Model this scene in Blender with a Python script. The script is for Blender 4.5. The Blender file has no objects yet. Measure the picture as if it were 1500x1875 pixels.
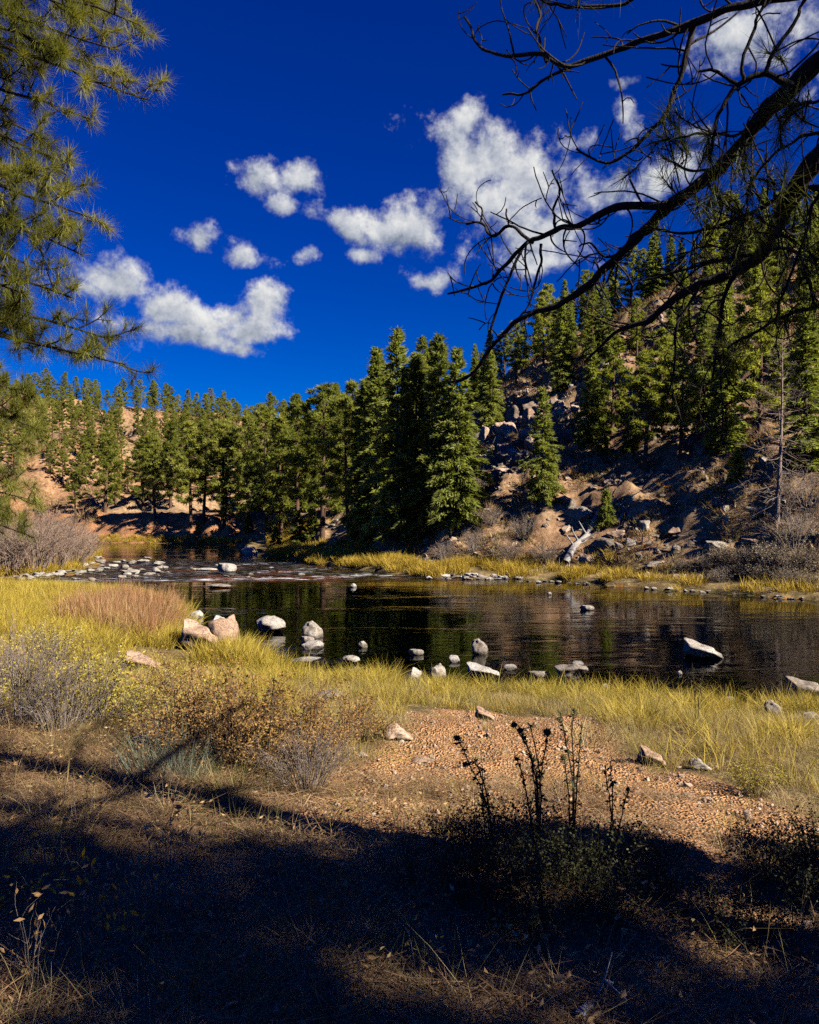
import bpy, math, random
import numpy as np
R = math.radians
sc = bpy.context.scene
C = sc.collection

# ---------------------------------------------------------------- camera
CAM = np.array([0.0, 0.0, 3.5]); F = 1500.0; CX, CY = 750.0, 938.0
cam_d = bpy.data.cameras.new('camera'); cam = bpy.data.objects.new('camera', cam_d); C.objects.link(cam)
cam.location = CAM; cam.rotation_euler = (R(90), 0, 0)
cam_d.sensor_fit = 'HORIZONTAL'; cam_d.sensor_width = 36; cam_d.lens = 36
cam_d.clip_start = 0.05; cam_d.clip_end = 6000
sc.camera = cam

# ---------------------------------------------------------------- light
SUN_EL, SUN_AZ = R(34), R(121)          # azimuth clockwise from the view direction (+Y)
SUN = np.array([math.sin(SUN_AZ)*math.cos(SUN_EL), math.cos(SUN_AZ)*math.cos(SUN_EL), math.sin(SUN_EL)])
sd = bpy.data.lights.new('sun', 'SUN'); so = bpy.data.objects.new('sun', sd); C.objects.link(so)
sd.energy = 5.0; sd.angle = R(0.5); sd.color = (1.0, 0.93, 0.82)
so.rotation_euler = (R(90)-SUN_EL, 0, math.pi-SUN_AZ); so.location = (30, -20, 40)
sc.view_settings.view_transform = 'Standard'; sc.view_settings.look = 'None'
sc.view_settings.exposure = 1.25; sc.view_settings.gamma = 1.0
cy = sc.cycles
cy.max_bounces = 5; cy.diffuse_bounces = 0; cy.glossy_bounces = 3; cy.transmission_bounces = 3
cy.transparent_max_bounces = 8; cy.caustics_reflective = False; cy.caustics_refractive = False
cy.use_denoising = False; cy.denoiser = 'OPENIMAGEDENOISE'; cy.denoising_input_passes = 'RGB_ALBEDO_NORMAL'; cy.denoising_prefilter = 'ACCURATE'
cy.use_adaptive_sampling = True; cy.adaptive_threshold = 0.015
sc.render.filter_size = 1.15

world = bpy.data.worlds.new('World'); world.cycles.sampling_method = 'MANUAL'; world.cycles.sample_map_resolution = 512; sc.world = world; world.use_nodes = True
class NT:
    def __init__(s, nt): s.nt = nt; s.n = nt.nodes; s.l = nt.links
    def new(s, t, **kw):
        n = s.n.new(t)
        for k, v in kw.items(): setattr(n, k, v)
        return n
    def put(s, sock, v):
        if isinstance(v, bpy.types.NodeSocket): s.l.new(v, sock)
        elif v is not None: sock.default_value = v
    def math(s, op, a, b=None, c=None, clamp=False):
        n = s.new('ShaderNodeMath', operation=op, use_clamp=clamp)
        for i, v in enumerate((a, b, c)): s.put(n.inputs[i], v)
        return n.outputs[0]
    def vmath(s, op, a, b=None):
        n = s.new('ShaderNodeVectorMath', operation=op)
        s.put(n.inputs[0], a)
        if b is not None: s.put(n.inputs['Scale'] if op == 'SCALE' else n.inputs[1], b)
        return n.outputs['Value'] if op in ('LENGTH', 'DOT_PRODUCT') else n.outputs['Vector']
    def mix(s, fac, a, b, bt='MIX'):
        n = s.new('ShaderNodeMix', data_type='RGBA', blend_type=bt)
        s.put(n.inputs[0], fac); s.put(n.inputs[6], a); s.put(n.inputs[7], b)
        return n.outputs[2]
    def noise(s, vec, scale, detail=4, rough=0.55, dist=0.0, out='Fac'):
        n = s.new('ShaderNodeTexNoise'); s.put(n.inputs['Vector'], vec)
        n.inputs['Scale'].default_value = scale; n.inputs['Detail'].default_value = detail
        n.inputs['Roughness'].default_value = rough; n.inputs['Distortion'].default_value = dist
        return n.outputs[out]
    def ramp(s, fac, stops, interp='LINEAR'):
        n = s.new('ShaderNodeValToRGB'); s.put(n.inputs[0], fac); cr = n.color_ramp; cr.interpolation = interp
        while len(cr.elements) < len(stops): cr.elements.new(0.5)
        for e, (p, c) in zip(cr.elements, stops):
            e.position = p; e.color = c if len(c) == 4 else (*c, 1)
        return n.outputs[0]
    def maprange(s, v, a, b, c=0.0, d=1.0, smooth=True):
        n = s.new('ShaderNodeMapRange', interpolation_type='SMOOTHSTEP' if smooth else 'LINEAR')
        s.put(n.inputs[0], v)
        for i, q in zip((1, 2, 3, 4), (a, b, c, d)): s.put(n.inputs[i], q)
        return n.outputs[0]
    def bump(s, height, strength=0.5, dist=0.05, normal=None):
        n = s.new('ShaderNodeBump'); s.put(n.inputs['Height'], height)
        n.inputs['Strength'].default_value = strength; n.inputs['Distance'].default_value = dist
        if normal is not None: s.put(n.inputs['Normal'], normal)
        return n.outputs[0]

def build_world():
    world.node_tree.nodes.clear(); t = NT(world.node_tree)
    co = t.new('ShaderNodeTexCoord').outputs['Generated']
    sky = t.new('ShaderNodeTexSky', sky_type='NISHITA', sun_disc=False)
    sky.sun_elevation = SUN_EL; sky.sun_rotation = SUN_AZ; sky.altitude = 2200; sky.air_density = 1.0
    sky.dust_density = 0.0; sky.ozone_density = 2.5
    g = t.new('ShaderNodeGamma'); t.put(g.inputs[0], sky.outputs[0]); g.inputs[1].default_value = 1.0
    hs = t.new('ShaderNodeHueSaturation'); t.put(hs.inputs['Color'], g.outputs[0])
    hs.inputs['Saturation'].default_value = 1.85; hs.inputs['Value'].default_value = SKY_VALUE; hs.inputs['Hue'].default_value = 0.535
    skycol = hs.outputs[0]
    # clouds: a field of soft patches laid out by azimuth and elevation, broken up by fractal noise
    sx = t.new('ShaderNodeSeparateXYZ'); t.put(sx.inputs[0], co)
    az = t.math('ARCTAN2', sx.outputs[0], sx.outputs[1]); el = t.math('ARCSINE', sx.outputs[2])
    cb = t.new('ShaderNodeCombineXYZ'); t.put(cb.inputs[0], az); t.put(cb.inputs[1], el)
    w1 = t.noise(co, 9, 1, 0.5, out='Color'); w1 = t.vmath('SUBTRACT', w1, (0.5, 0.5, 0.5)); w1 = t.vmath('SCALE', w1, 0.06)
    ang = t.vmath('ADD', cb.outputs[0], w1)
    field = None; num = None; den = None
    for (px, py, rx, ry, rot, amp) in CLOUDS:
        u, v = (px-CX)/F, (CY-py)/F; a = math.atan(u); e = math.atan(v*math.cos(a)); k = math.cos(e)
        m = t.new('ShaderNodeMapping', vector_type='TEXTURE'); t.put(m.inputs[0], ang)
        m.inputs['Location'].default_value = (a, e, 0); m.inputs['Rotation'].default_value = (0, 0, R(rot))
        m.inputs['Scale'].default_value = (rx/F*k/math.cos(e), ry/F*k, 1)
        d = t.math('SUBTRACT', 1.0, t.vmath('LENGTH', m.outputs[0]))
        d = t.math('ADD', d, amp-1.13)
        sy = t.new('ShaderNodeSeparateXYZ'); t.put(sy.inputs[0], m.outputs[0]); wd = t.math('MAXIMUM', t.math('ADD', d, .35), 0.0)
        num = t.math('MULTIPLY', wd, sy.outputs[1]) if num is None else t.math('MULTIPLY_ADD', wd, sy.outputs[1], num); den = wd if den is None else t.math('ADD', den, wd)
        field = d if field is None else t.math('SMOOTH_MAX', field, d, 0.12)
    # the rest of the sky carries scattered clouds of the same kind
    far = t.maprange(sx.outputs[1], 0.55, 0.2)
    gen = t.math('SUBTRACT', t.math('MULTIPLY', t.noise(co, 3.2, 2), 5.0), 3.75)
    gen = t.math('ADD', gen, t.math('MULTIPLY', t.math('SUBTRACT', 1.0, far), -6.0))
    field = t.math('MAXIMUM', field, gen)
    n1 = t.noise(co, 17, 8, 0.64)
    up = t.vmath('ADD', co, (0.010, 0.0, 0.014)); n2 = t.noise(up, 17, 6, 0.64)
    dens_in = t.math('ADD', t.math('MULTIPLY', field, 1.25), t.math('MULTIPLY', t.math('SUBTRACT', n1, 0.5), 5.0))
    dens = t.maprange(dens_in, -0.30, 0.90)
    relief = t.math('MULTIPLY', t.math('SUBTRACT', n1, n2), 2.5)
    big = t.noise(co, 14, 3, 0.5)
    top = t.math('MULTIPLY', t.math('DIVIDE', num, t.math('ADD', den, .05)), .34)
    lit = t.math('ADD', t.math('ADD', t.math('ADD', 0.50, top), relief), t.math('MULTIPLY', t.math('SUBTRACT', big, 0.5), 0.55), clamp=True)  # sunlit tops and sides, grey undersides: shading put into the cloud colour
    ccol = t.ramp(lit, [(0.0, (0.22, 0.26, 0.34)), (0.45, (0.46, 0.49, 0.56)), (1.0, (0.80, 0.80, 0.78))])
    csc = t.vmath('SCALE', ccol, CLOUD_GAIN)
    col = t.mix(dens, skycol, csc)
    bg = t.new('ShaderNodeBackground'); t.put(bg.inputs[0], col); bg.inputs[1].default_value = SKY_STRENGTH
    out = t.new('ShaderNodeOutputWorld'); t.l.new(bg.outputs[0], out.inputs[0])
SKY_STRENGTH = 0.05
SKY_VALUE = 0.83
CLOUD_GAIN = 8.9
CLOUDS = [  # px, py, rx, ry, rotation, weight
 (225,512,75,42,-8,1.1),(300,560,90,42,-22,1.1),(385,592,80,34,-15,1.1),(350,622,120,32,-8,1.15),(430,612,80,40,0,1.1),(415,585,62,42,0,1.1),(395,575,50,40,0,1.0),(466,575,46,46,0,1.0),(440,652,60,20,-5,.9),(172,535,45,22,0,.8),
 (358,442,50,30,-10,.85),(442,476,52,28,-8,.9),(546,474,42,22,-15,.75),(462,338,55,38,20,.85),(556,308,50,44,0,.9),(515,376,42,22,0,.7),
 (622,418,75,38,-20,.95),(722,412,92,52,0,1.05),(660,475,45,26,0,.8),(790,500,60,26,0,.9),
 (845,215,36,55,0,.85),(862,290,98,62,-10,1.1),(965,330,112,80,0,1.15),(900,372,80,60,0,1.05),(985,420,112,56,0,1.1),(1000,472,62,42,0,1.0),(1060,262,66,28,35,.75),(1145,220,36,46,-10,.7),(1112,350,74,52,0,1.0),(1195,330,64,38,0,.9),(1288,250,70,28,0,.75),(1255,312,60,34,0,.8),
 (1400,62,100,52,0,1.0),(1475,30,90,64,0,1.1),(1440,98,50,26,0,.8),(1150,160,46,22,0,.45),(862,650,18,18,0,.5),(1560,120,80,60,0,.8)]
build_world()

# ---------------------------------------------------------------- numeric helpers
def hash3(ix, iy, iz, seed):
    h = (ix.astype(np.uint32)*np.uint32(374761393)) ^ (iy.astype(np.uint32)*np.uint32(668265263)) ^ (iz.astype(np.uint32)*np.uint32(2246822519)) ^ np.uint32(seed*3266489917 & 0xffffffff)
    h = (h ^ (h >> np.uint32(15)))*np.uint32(2246822519); h = (h ^ (h >> np.uint32(13)))*np.uint32(3266489917)
    return ((h ^ (h >> np.uint32(16))) & np.uint32(0xffffff)).astype(np.float64)/0xffffff
def vnoise(x, y, z=0.0, seed=0):
    x, y, z = np.broadcast_arrays(np.asarray(x, float), np.asarray(y, float), np.asarray(z, float))
    fx, fy, fz = np.floor(x), np.floor(y), np.floor(z); ix, iy, iz = fx.astype(np.int64), fy.astype(np.int64), fz.astype(np.int64)
    def q(t): return t*t*t*(t*(t*6-15)+10)
    u, v, w = q(x-fx), q(y-fy), q(z-fz); r = 0
    for dx in (0, 1):
        for dy in (0, 1):
            for dz in (0, 1):
                r = r + hash3(ix+dx, iy+dy, iz+dz, seed)*(u if dx else 1-u)*(v if dy else 1-v)*(w if dz else 1-w)
    return r*2-1
def fbm(x, y, z=0.0, oct=4, seed=0, gain=0.5):
    a, s, r = 1.0, 1.0, 0.0
    for o in range(oct):
        r = r + a*vnoise(np.asarray(x)*s+o*17.3, np.asarray(y)*s+o*5.1, np.asarray(z)*s, seed+o); a *= gain; s *= 2.03
    return r
def sstep(a, b, x): t = np.clip((x-a)/(b-a), 0, 1); return t*t*(3-2*t)
def relu(x): return np.maximum(x, 0)
def smin(a, b, k): h = np.clip(0.5+0.5*(b-a)/k, 0, 1); return b*(1-h)+a*h-k*h*(1-h)
def seg_dist(x, y, poly):
    d = np.full(np.shape(x), 1e9)
    for (ax, ay), (bx, by) in zip(poly[:-1], poly[1:]):
        ex, ey = bx-ax, by-ay; L = ex*ex+ey*ey
        t = np.clip(((x-ax)*ex+(y-ay)*ey)/L, 0, 1)
        d = np.minimum(d, np.hypot(x-ax-t*ex, y-ay-t*ey))
    return d
def inside(x, y, poly):
    r = np.zeros(np.shape(x), bool); n = len(poly)
    for i in range(n):
        (ax, ay), (bx, by) = poly[i], poly[(i+1) % n]
        if ay == by: continue
        c = ((ay > y) != (by > y)) & (x < (bx-ax)*(y-ay)/(by-ay)+ax)
        r ^= c
    return r
def wp(px, py):                                        # pixel of the photograph to a point on the water surface
    d = CAM[2]*F/(py-CY); return ((px-CX)/F*d, d)

# ---------------------------------------------------------------- the lie of the land
NEAR = [(70,-30),(40,-9),(22,3),(12,10.5)] + [wp(*p) for p in ((1500,1318),(1400,1306),(1300,1296),(1200,1280),(1130,1276),(1040,1278),(950,1274),(860,1266),(760,1262),(680,1256),(600,1250),(530,1238),(480,1222),(430,1200),(380,1192),(340,1176),(350,1140),(318,1120),(250,1106),(130,1100),(0,1097))] + [(-22,34.5),(-40,38),(-75,44)]
BAR = [(-75,50),(-40,47)] + [wp(*p) for p in ((-60,1066),(0,1062),(90,1058),(150,1046),(180,1034),(178,1020),(100,1012))] + [(-52,80),(-75,84)]
BEND = [(-75,112),(-60,108)] + [wp(*p) for p in ((90,992),(150,993),(210,994.5),(290,995),(370,996.5),(440,1000))]
FAR = [wp(*p) for p in ((440,1000),(470,1009),(500,1019),(540,1026),(580,1033),(650,1044),(720,1052),(800,1058),(900,1060),(1000,1063),(1080,1068),(1150,1076),(1300,1086),(1400,1095),(1500,1102))] + [(24,28.5),(40,21),(75,5)]
RIVER = NEAR + BAR + BEND + FAR[1:]
# axis of the spur: ground of the right hill
def wob(x, y, amp=0.35, f=0.9, seed=3): return x+amp*vnoise(x*f, y*f, 0, seed), y+amp*vnoise(x*f, y*f, 7.7, seed+1)
def land(x, y):
    """height of the ground; also distances and masks"""
    x = np.asarray(x, float); y = np.asarray(y, float)
    k = 0.25+0.012*np.hypot(x, y)
    xw, yw = x+k*vnoise(x*.8, y*.8, 0, 3), y+k*vnoise(x*.8, y*.8, 7.7, 4)
    ins = inside(xw, yw, RIVER)
    dN, dB, dE, dF = (seg_dist(xw, yw, p) for p in (NEAR, BAR, BEND, FAR))
    dall = np.minimum(np.minimum(dN, dB), np.minimum(dE, dF))
    # near bank
    hN = 0.20*(1-np.exp(-dN/0.6))+0.112*np.minimum(dN, 30)+0.07*fbm(x*.5, y*.5, 0, 3, 11)*sstep(0, 2, dN)+0.022*fbm(x*3, y*3, 0, 2, 12)
    # gravel bar on the left
    hB = 0.18*(1-np.exp(-dB/1.2))+0.05*dB+0.10*fbm(x*.4, y*.4, 0, 3, 21)*sstep(0, 3, dB)
    # hills beyond the river
    dFE = np.minimum(dF, dE)
    rough = fbm(x*.09, y*.09, 0, 5, 31, .52)
    led = fbm(x*.33, y*.33, 3.1, 4, 37, .55)
    rise = 0.68*relu(dF-3.0-1.0*rough)
    flank = 0.66*relu(x+11.5+0.04*(y-60)+3*vnoise(x*.05, y*.05, 1, 36))
    RH = smin(rise, flank, 3.0)
    RH = np.where(RH > 0, RH, 0)
    RH = smin(RH, 29.0+0.05*relu(x-30), 4.0)
    RH = RH + np.minimum(RH*.12, 1.4)*rough + np.minimum(RH*.08, .4)*led
    cap = np.clip(28.5-0.13*(x+100), 14, 30)
    LH = 0.32*relu(y-109+0.10*relu(-x-30)+7*rough)
    LH = smin(LH, cap+2.5*rough, 6.0)
    LH = relu(LH) + np.minimum(relu(LH)*.12, 1.6)*fbm(x*.05, y*.05, 2, 4, 41)
    wE = sstep(0, 14, dF-dE)
    bank = 2.5*sstep(0.3, 5.0+1.5*rough, dE)*np.where(dE < dF+12, sstep(-12, 4, dF-dE), 0)
    shelf = 0.30*(1-np.exp(-dFE/0.8))+0.07*np.minimum(dFE, 9)
    hFE = shelf+bank+np.maximum(RH, LH)+0.04*fbm(x*1.2, y*1.2, 0, 3, 43)*sstep(0, 3, dFE)
    wn, wb, wf = (1/((d/10)**10+1e-14) for d in (dN, dB, dFE))
    h = (hN*wn+hB*wb+hFE*wf)/(wn+wb+wf)
    depth = -(0.05+0.55*(1-np.exp(-dall/3.0))+0.10*fbm(x*.7, y*.7, 5, 3, 51))
    riff = riffle(x, y)
    depth = depth*(1-0.72*riff)
    h = np.where(ins, np.minimum(depth, -0.03), np.maximum(h, 0.02))
    return h, ins, dN, dB, dE, dF
def riffle(x, y):
    yy = y+0.25*x
    return sstep(40.5, 44, y+0.02*x)*sstep(63, 50, y-0.05*x)*sstep(6, 0, x)
def H(x, y): return land(x, y)[0]
def Hs(x, y): return float(land(np.array([x]), np.array([y]))[0][0])
_ys = np.concatenate([np.linspace(1.2, 30, 500), np.linspace(30.1, 130, 800), np.linspace(130.5, 320, 300)])
def at(px, py):
    """where the sight line through a pixel of the photograph meets the ground"""
    u, v = (px-CX)/F, (CY-py)/F
    z = CAM[2]+v*_ys; g = np.maximum(H(u*_ys, _ys), 0.0)
    i = np.argmax(z < g)
    if not (z < g).any(): i = len(_ys)-1
    a, b = _ys[max(i-1, 0)], _ys[i]
    ga, gb = z[max(i-1, 0)]-g[max(i-1, 0)], z[i]-g[i]
    y = a+(b-a)*(ga/(ga-gb) if ga != gb else .5)
    return np.array([u*y, y, Hs(u*y, y)])
def pix(p):
    p = np.asarray(p, float); return CX+F*p[..., 0]/p[..., 1], CY-F*(p[..., 2]-CAM[2])/p[..., 1]

# ---------------------------------------------------------------- object helpers
def tag(o, label=None, cat=None, group=None, kind=None):
    for k, v in (('label', label), ('category', cat), ('group', group), ('kind', kind)):
        if v: o[k] = v
    return o
def mesh(name, V, Fc, mat=None, smooth=False, attrs=None, mats=None, midx=None):
    """V (n,3); Fc an (m,3) or (m,4) array or a list of such arrays"""
    me = bpy.data.meshes.new(name)
    Fs = [np.asarray(f, np.int32) for f in (Fc if isinstance(Fc, list) else [Fc]) if len(f)]
    V = np.asarray(V, np.float32)
    loops = np.concatenate([f.ravel() for f in Fs]); tot = np.concatenate([np.full(len(f), f.shape[1], np.int32) for f in Fs])
    start = np.concatenate([[0], np.cumsum(tot)[:-1]]).astype(np.int32)
    me.vertices.add(len(V)); me.vertices.foreach_set('co', V.ravel())
    me.loops.add(len(loops)); me.loops.foreach_set('vertex_index', loops)
    me.polygons.add(len(tot)); me.polygons.foreach_set('loop_start', start); me.polygons.foreach_set('loop_total', tot)
    if smooth: me.polygons.foreach_set('use_smooth', np.ones(len(tot), bool))
    if mats:
        for m in mats: me.materials.append(m)
        me.polygons.foreach_set('material_index', np.asarray(midx, np.int32))
    elif mat: me.materials.append(mat)
    for k, a in (attrs or {}).items():
        at_ = me.attributes.new(k, 'FLOAT', 'POINT'); at_.data.foreach_set('value', np.asarray(a, np.float32))
    me.update(calc_edges=True); me.validate()
    return me
def obj(name, data, parent=None, loc=None, link=True):
    o = bpy.data.objects.new(name, data)
    if link: C.objects.link(o)
    if parent is not None: o.parent = parent
    if loc is not None: o.location = loc
    return o
def empty(name, loc=(0,0,0), rz=0.0, s=1.0):
    o = obj(name, None, loc=loc); o.rotation_euler = (0, 0, rz)
    o.scale = s if hasattr(s, '__len__') else (s, s, s); o.empty_display_size = 0.2
    return o
class Geo:
    """collects pieces of geometry for one mesh"""
    def __init__(s): s.v = []; s.f = {3: [], 4: []}; s.n = 0
    def add(s, V, Fc):
        V = np.asarray(V, float); Fc = np.asarray(Fc, np.int64)
        if not len(V): return s
        s.v.append(V); s.f[Fc.shape[1]].append(Fc+s.n); s.n += len(V); return s
    def arrays(s): return np.concatenate(s.v), [np.concatenate(a) for a in s.f.values() if a]
    def mesh(s, name, mat, smooth=False, **kw): V, Fc = s.arrays(); return mesh(name, V, Fc, mat, smooth, **kw)
def norm(v): v = np.asarray(v, float); return v/np.maximum(np.linalg.norm(v, axis=-1, keepdims=True), 1e-9)
def perp(d, rng):
    r = rng.normal(size=d.shape); r -= (r*d).sum(-1, keepdims=True)*d; return norm(r)
def tube(P, rad, n=6):
    P = np.asarray(P, float); m = len(P); rad = np.broadcast_to(np.asarray(rad, float), (m,))
    T = norm(np.gradient(P, axis=0)); ref = np.array([0, 0, 1.0]) if abs(T[:, 2]).mean() < .8 else np.array([1.0, 0, 0])
    N = norm(np.cross(T, ref)); B = np.cross(T, N); a = np.arange(n)*2*math.pi/n
    V = P[:, None]+rad[:, None, None]*(np.cos(a)[None, :, None]*N[:, None]+np.sin(a)[None, :, None]*B[:, None])
    i = np.arange(m-1)[:, None]*n; j = np.arange(n)[None]; k = (j+1) % n
    Fc = np.stack([i+j, i+k, i+n+k, i+n+j], -1).reshape(-1, 4)
    return V.reshape(-1, 3), Fc
def spikes(base, d, L, W, rng, side=None):
    """flat pointed slivers: one triangle each"""
    n = len(base); s = perp(d, rng) if side is None else side
    L = np.broadcast_to(L, (n,))[:, None]; W = np.broadcast_to(W, (n,))[:, None]
    V = np.stack([base-s*W*.5, base+s*W*.5, base+d*L], 1).reshape(-1, 3)
    return V, np.arange(3*n).reshape(-1, 3)
def leaves(base, d, L, W, rng, fold=0.15):
    """pointed four-cornered leaves with a folded midrib: two triangles each"""
    n = len(base); s = perp(d, rng); nn = np.cross(d, s)
    L = np.broadcast_to(L, (n,))[:, None]; W = np.broadcast_to(W, (n,))[:, None]
    mid = base+d*L*.45+nn*W*fold
    V = np.stack([base, mid-s*W*.5, base+d*L, mid+s*W*.5], 1).reshape(-1, 3)
    i = np.arange(n)[:, None]*4
    return V, np.concatenate([i+np.array([[0, 1, 2]]), i+np.array([[0, 2, 3]])])
def blades(base, d, L, W, bend, rng, seg=3, droop=None):
    """curved grass blades as strips of quads ending in a point"""
    n = len(base); L = np.broadcast_to(L, (n,))[:, None]; W = np.broadcast_to(W, (n,))[:, None]
    side = norm(np.stack([-d[:, 1], d[:, 0], 0*d[:, 0]+1e-6], 1)+rng.normal(size=(n, 3))*.25)
    out = norm(np.stack([d[:, 0], d[:, 1], 0*d[:, 0]], 1)+rng.normal(size=(n, 3))*.15)*np.broadcast_to(bend, (n,))[:, None]
    rows = []
    for k in range(seg+1):
        t = k/seg; c = base+d*L*t+(out-np.array([0, 0, .45])*abs(np.broadcast_to(bend, (n,))[:, None]))*L*t*t
        w = W*(1-.9*t**1.5)*.5; rows += [c-side*w, c+side*w]
    V = np.stack(rows, 1).reshape(-1, 3); i = np.arange(n)[:, None]*(2*(seg+1)); fs = []
    for k in range(seg): fs.append(i+np.array([[2*k, 2*k+1, 2*k+3, 2*k+2]]))
    return V, np.concatenate(fs)
def spline(P, k=6):
    P = np.asarray(P, float); Q = np.concatenate([[2*P[0]-P[1]], P, [2*P[-1]-P[-2]]]); out = []
    for i in range(1, len(Q)-2):
        t = np.linspace(0, 1, k, endpoint=False)[:, None]; a, b, c, d = Q[i-1], Q[i], Q[i+1], Q[i+2]
        out.append(.5*((2*b)+(-a+c)*t+(2*a-5*b+4*c-d)*t*t+(-a+3*b-3*c+d)*t**3))
    return np.concatenate(out+[P[-1:]])
def sphere_dirs(n, rng): return norm(rng.normal(size=(n, 3)))

# ---------------------------------------------------------------- materials
def material(name): 
    m = bpy.data.materials.new(name); m.use_nodes = True; m.node_tree.nodes.clear()
    t = NT(m.node_tree); t.out = t.new('ShaderNodeOutputMaterial'); return m, t
def pbr(t, col, rough=0.8, normal=None, spec=0.25, **kw):
    b = t.new('ShaderNodeBsdfPrincipled'); t.put(b.inputs['Base Color'], col); t.put(b.inputs['Roughness'], rough)
    b.inputs['Specular IOR Level'].default_value = spec
    if normal is not None: t.put(b.inputs['Normal'], normal)
    return b.outputs[0]
def foliage_mat(name, cols, trans=0.3, rough=0.6, nscale=1.5, tmul=(1.3, 1.2, .6)):
    """leaf or needle surface: colour varies plant by plant and within a plant; some light passes through"""
    m, t = material(name)
    rnd = t.new('ShaderNodeObjectInfo').outputs['Random']; co = t.new('ShaderNodeTexCoord').outputs['Object']
    n = t.noise(co, nscale, 3, .6); gi = t.new('ShaderNodeNewGeometry').outputs['Random Per Island']
    f = t.math('ADD', t.math('MULTIPLY', rnd, .35), t.math('ADD', t.math('MULTIPLY', n, .45), t.math('MULTIPLY', gi, .35)))
    f = t.maprange(f, .2, .95, smooth=False)
    k = len(cols)-1; col = t.ramp(f, [(i/k if k else 0, c) for i, c in enumerate(cols)])
    d = pbr(t, col, rough, spec=.2)
    tr = t.new('ShaderNodeBsdfTranslucent'); t.put(tr.inputs[0], t.mix(1.0, col, (*tmul, 1), 'MULTIPLY'))
    ms = t.new('ShaderNodeMixShader'); ms.inputs[0].default_value = trans
    t.l.new(d, ms.inputs[1]); t.l.new(tr.outputs[0], ms.inputs[2]); t.l.new(ms.outputs[0], t.out.inputs[0])
    return m
def bark_mat(name, c1, c2, scale=6, stretch=4):
    m, t = material(name); co = t.new('ShaderNodeTexCoord').outputs['Object']
    v = t.vmath('MULTIPLY', co, (stretch, stretch, 1)); n = t.noise(v, scale, 5, .65)
    col = t.ramp(n, [(.3, c1), (.7, c2)])
    t.l.new(pbr(t, col, .9, t.bump(n, .8, .03)), t.out.inputs[0]); return m
def rock_mat(name, c1, c2, c3, scale=2.0, wet=0.0):
    m, t = material(name); tc = t.new('ShaderNodeTexCoord'); rnd = t.new('ShaderNodeObjectInfo').outputs['Random']
    gp = t.new('ShaderNodeNewGeometry').outputs['Position']
    n = t.noise(gp, scale, 6, .62); fine = t.noise(gp, scale*14, 4, .7)
    f = t.math('ADD', t.math('MULTIPLY', n, .75), t.math('MULTIPLY', rnd, .3))
    col = t.ramp(f, [(.28, c1), (.5, c2), (.72, c3)])
    sp = t.maprange(fine, .42, .62); col = t.mix(t.math('MULTIPLY', sp, .35), col, (c1[0]*.45, c1[1]*.42, c1[2]*.4, 1))
    cr = t.noise(gp, scale*3.1, 6, .7, .8); crack = t.maprange(t.math('ABSOLUTE', t.math('SUBTRACT', cr, .5)), .0, .025, 1, 0)
    col = t.mix(t.math('MULTIPLY', crack, .55), col, (c1[0]*.3, c1[1]*.28, c1[2]*.25, 1))
    ro = .85
    if wet:                                            # damp, algae-stained band at the waterline
        z = t.new('ShaderNodeSeparateXYZ'); t.put(z.inputs[0], gp)
        zz = t.math('ADD', z.outputs[2], t.math('MULTIPLY', t.math('SUBTRACT', n, .5), .12))
        w = t.maprange(zz, .02, wet, 1, 0); col = t.mix(t.math('MULTIPLY', w, .75), col, (.05, .042, .028, 1)); ro = t.maprange(w, 0, 1, .85, .35)
    hgt = t.math('ADD', n, t.math('SUBTRACT', t.math('MULTIPLY', fine, .25), t.math('MULTIPLY', crack, .3)))
    t.l.new(pbr(t, col, ro, t.bump(hgt, .7, .06)), t.out.inputs[0]); return m

# ---------------------------------------------------------------- ground
def axis(parts):
    out = []
    for a, b, st in parts: out.append(np.arange(a, b, st))
    return np.concatenate(out)
gx = axis([(-1600,-400,150),(-400,-160,20),(-160,-60,2.4),(-60,-24,.7),(-24,-8,.3),(-8,8,.11),(8,26,.3),(26,70,.7),(70,160,2.5),(160,400,20),(400,1601,150)])
gy = axis([(-600,-60,60),(-60,-12,4),(-12,2,.5),(2,17,.11),(17,40,.28),(40,80,.33),(80,125,.6),(125,250,2.0),(250,420,10),(420,1800,120)])
GX, GY = np.meshgrid(gx, gy); gz, gins, gN, gB, gE, gF = land(GX.ravel(), GY.ravel())
xs, ys = GX.ravel(), GY.ravel()
GRAVEL_PX = [(500,1480),(600,1425),(660,1372),(730,1328),(850,1300),(1060,1308),(1125,1366),(1190,1404),(1330,1434),(1420,1462),(1500,1505),(1620,1570),(1620,1760),(1300,1640),(1000,1620),(760,1560)]
GRAVEL = [tuple(at(*p)[:2]) for p in GRAVEL_PX]
def gravel_mask(x, y):
    kx, ky = x+.28*vnoise(x*1.6, y*1.6, 0, 61), y+.28*vnoise(x*1.6, y*1.6, 4, 62)
    d = seg_dist(kx, ky, GRAVEL+GRAVEL[:1]); i = inside(kx, ky, GRAVEL)
    return sstep(-.25, .25, np.where(i, d, -d))
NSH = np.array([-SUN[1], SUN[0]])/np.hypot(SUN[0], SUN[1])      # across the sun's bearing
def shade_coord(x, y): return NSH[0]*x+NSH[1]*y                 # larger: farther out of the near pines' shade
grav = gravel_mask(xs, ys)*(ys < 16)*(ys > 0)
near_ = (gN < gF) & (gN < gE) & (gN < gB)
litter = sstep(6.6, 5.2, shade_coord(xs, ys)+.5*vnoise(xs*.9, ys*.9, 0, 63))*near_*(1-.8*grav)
red = sstep(.0, .5, fbm(xs*.06, ys*.06, 1, 4, 71)+.25)*sstep(80, 95, ys)*.45+.30*sstep(.15, .7, fbm(xs*.12, ys*.12, 2, 4, 72)+.1)*(ys < 85)
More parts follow.
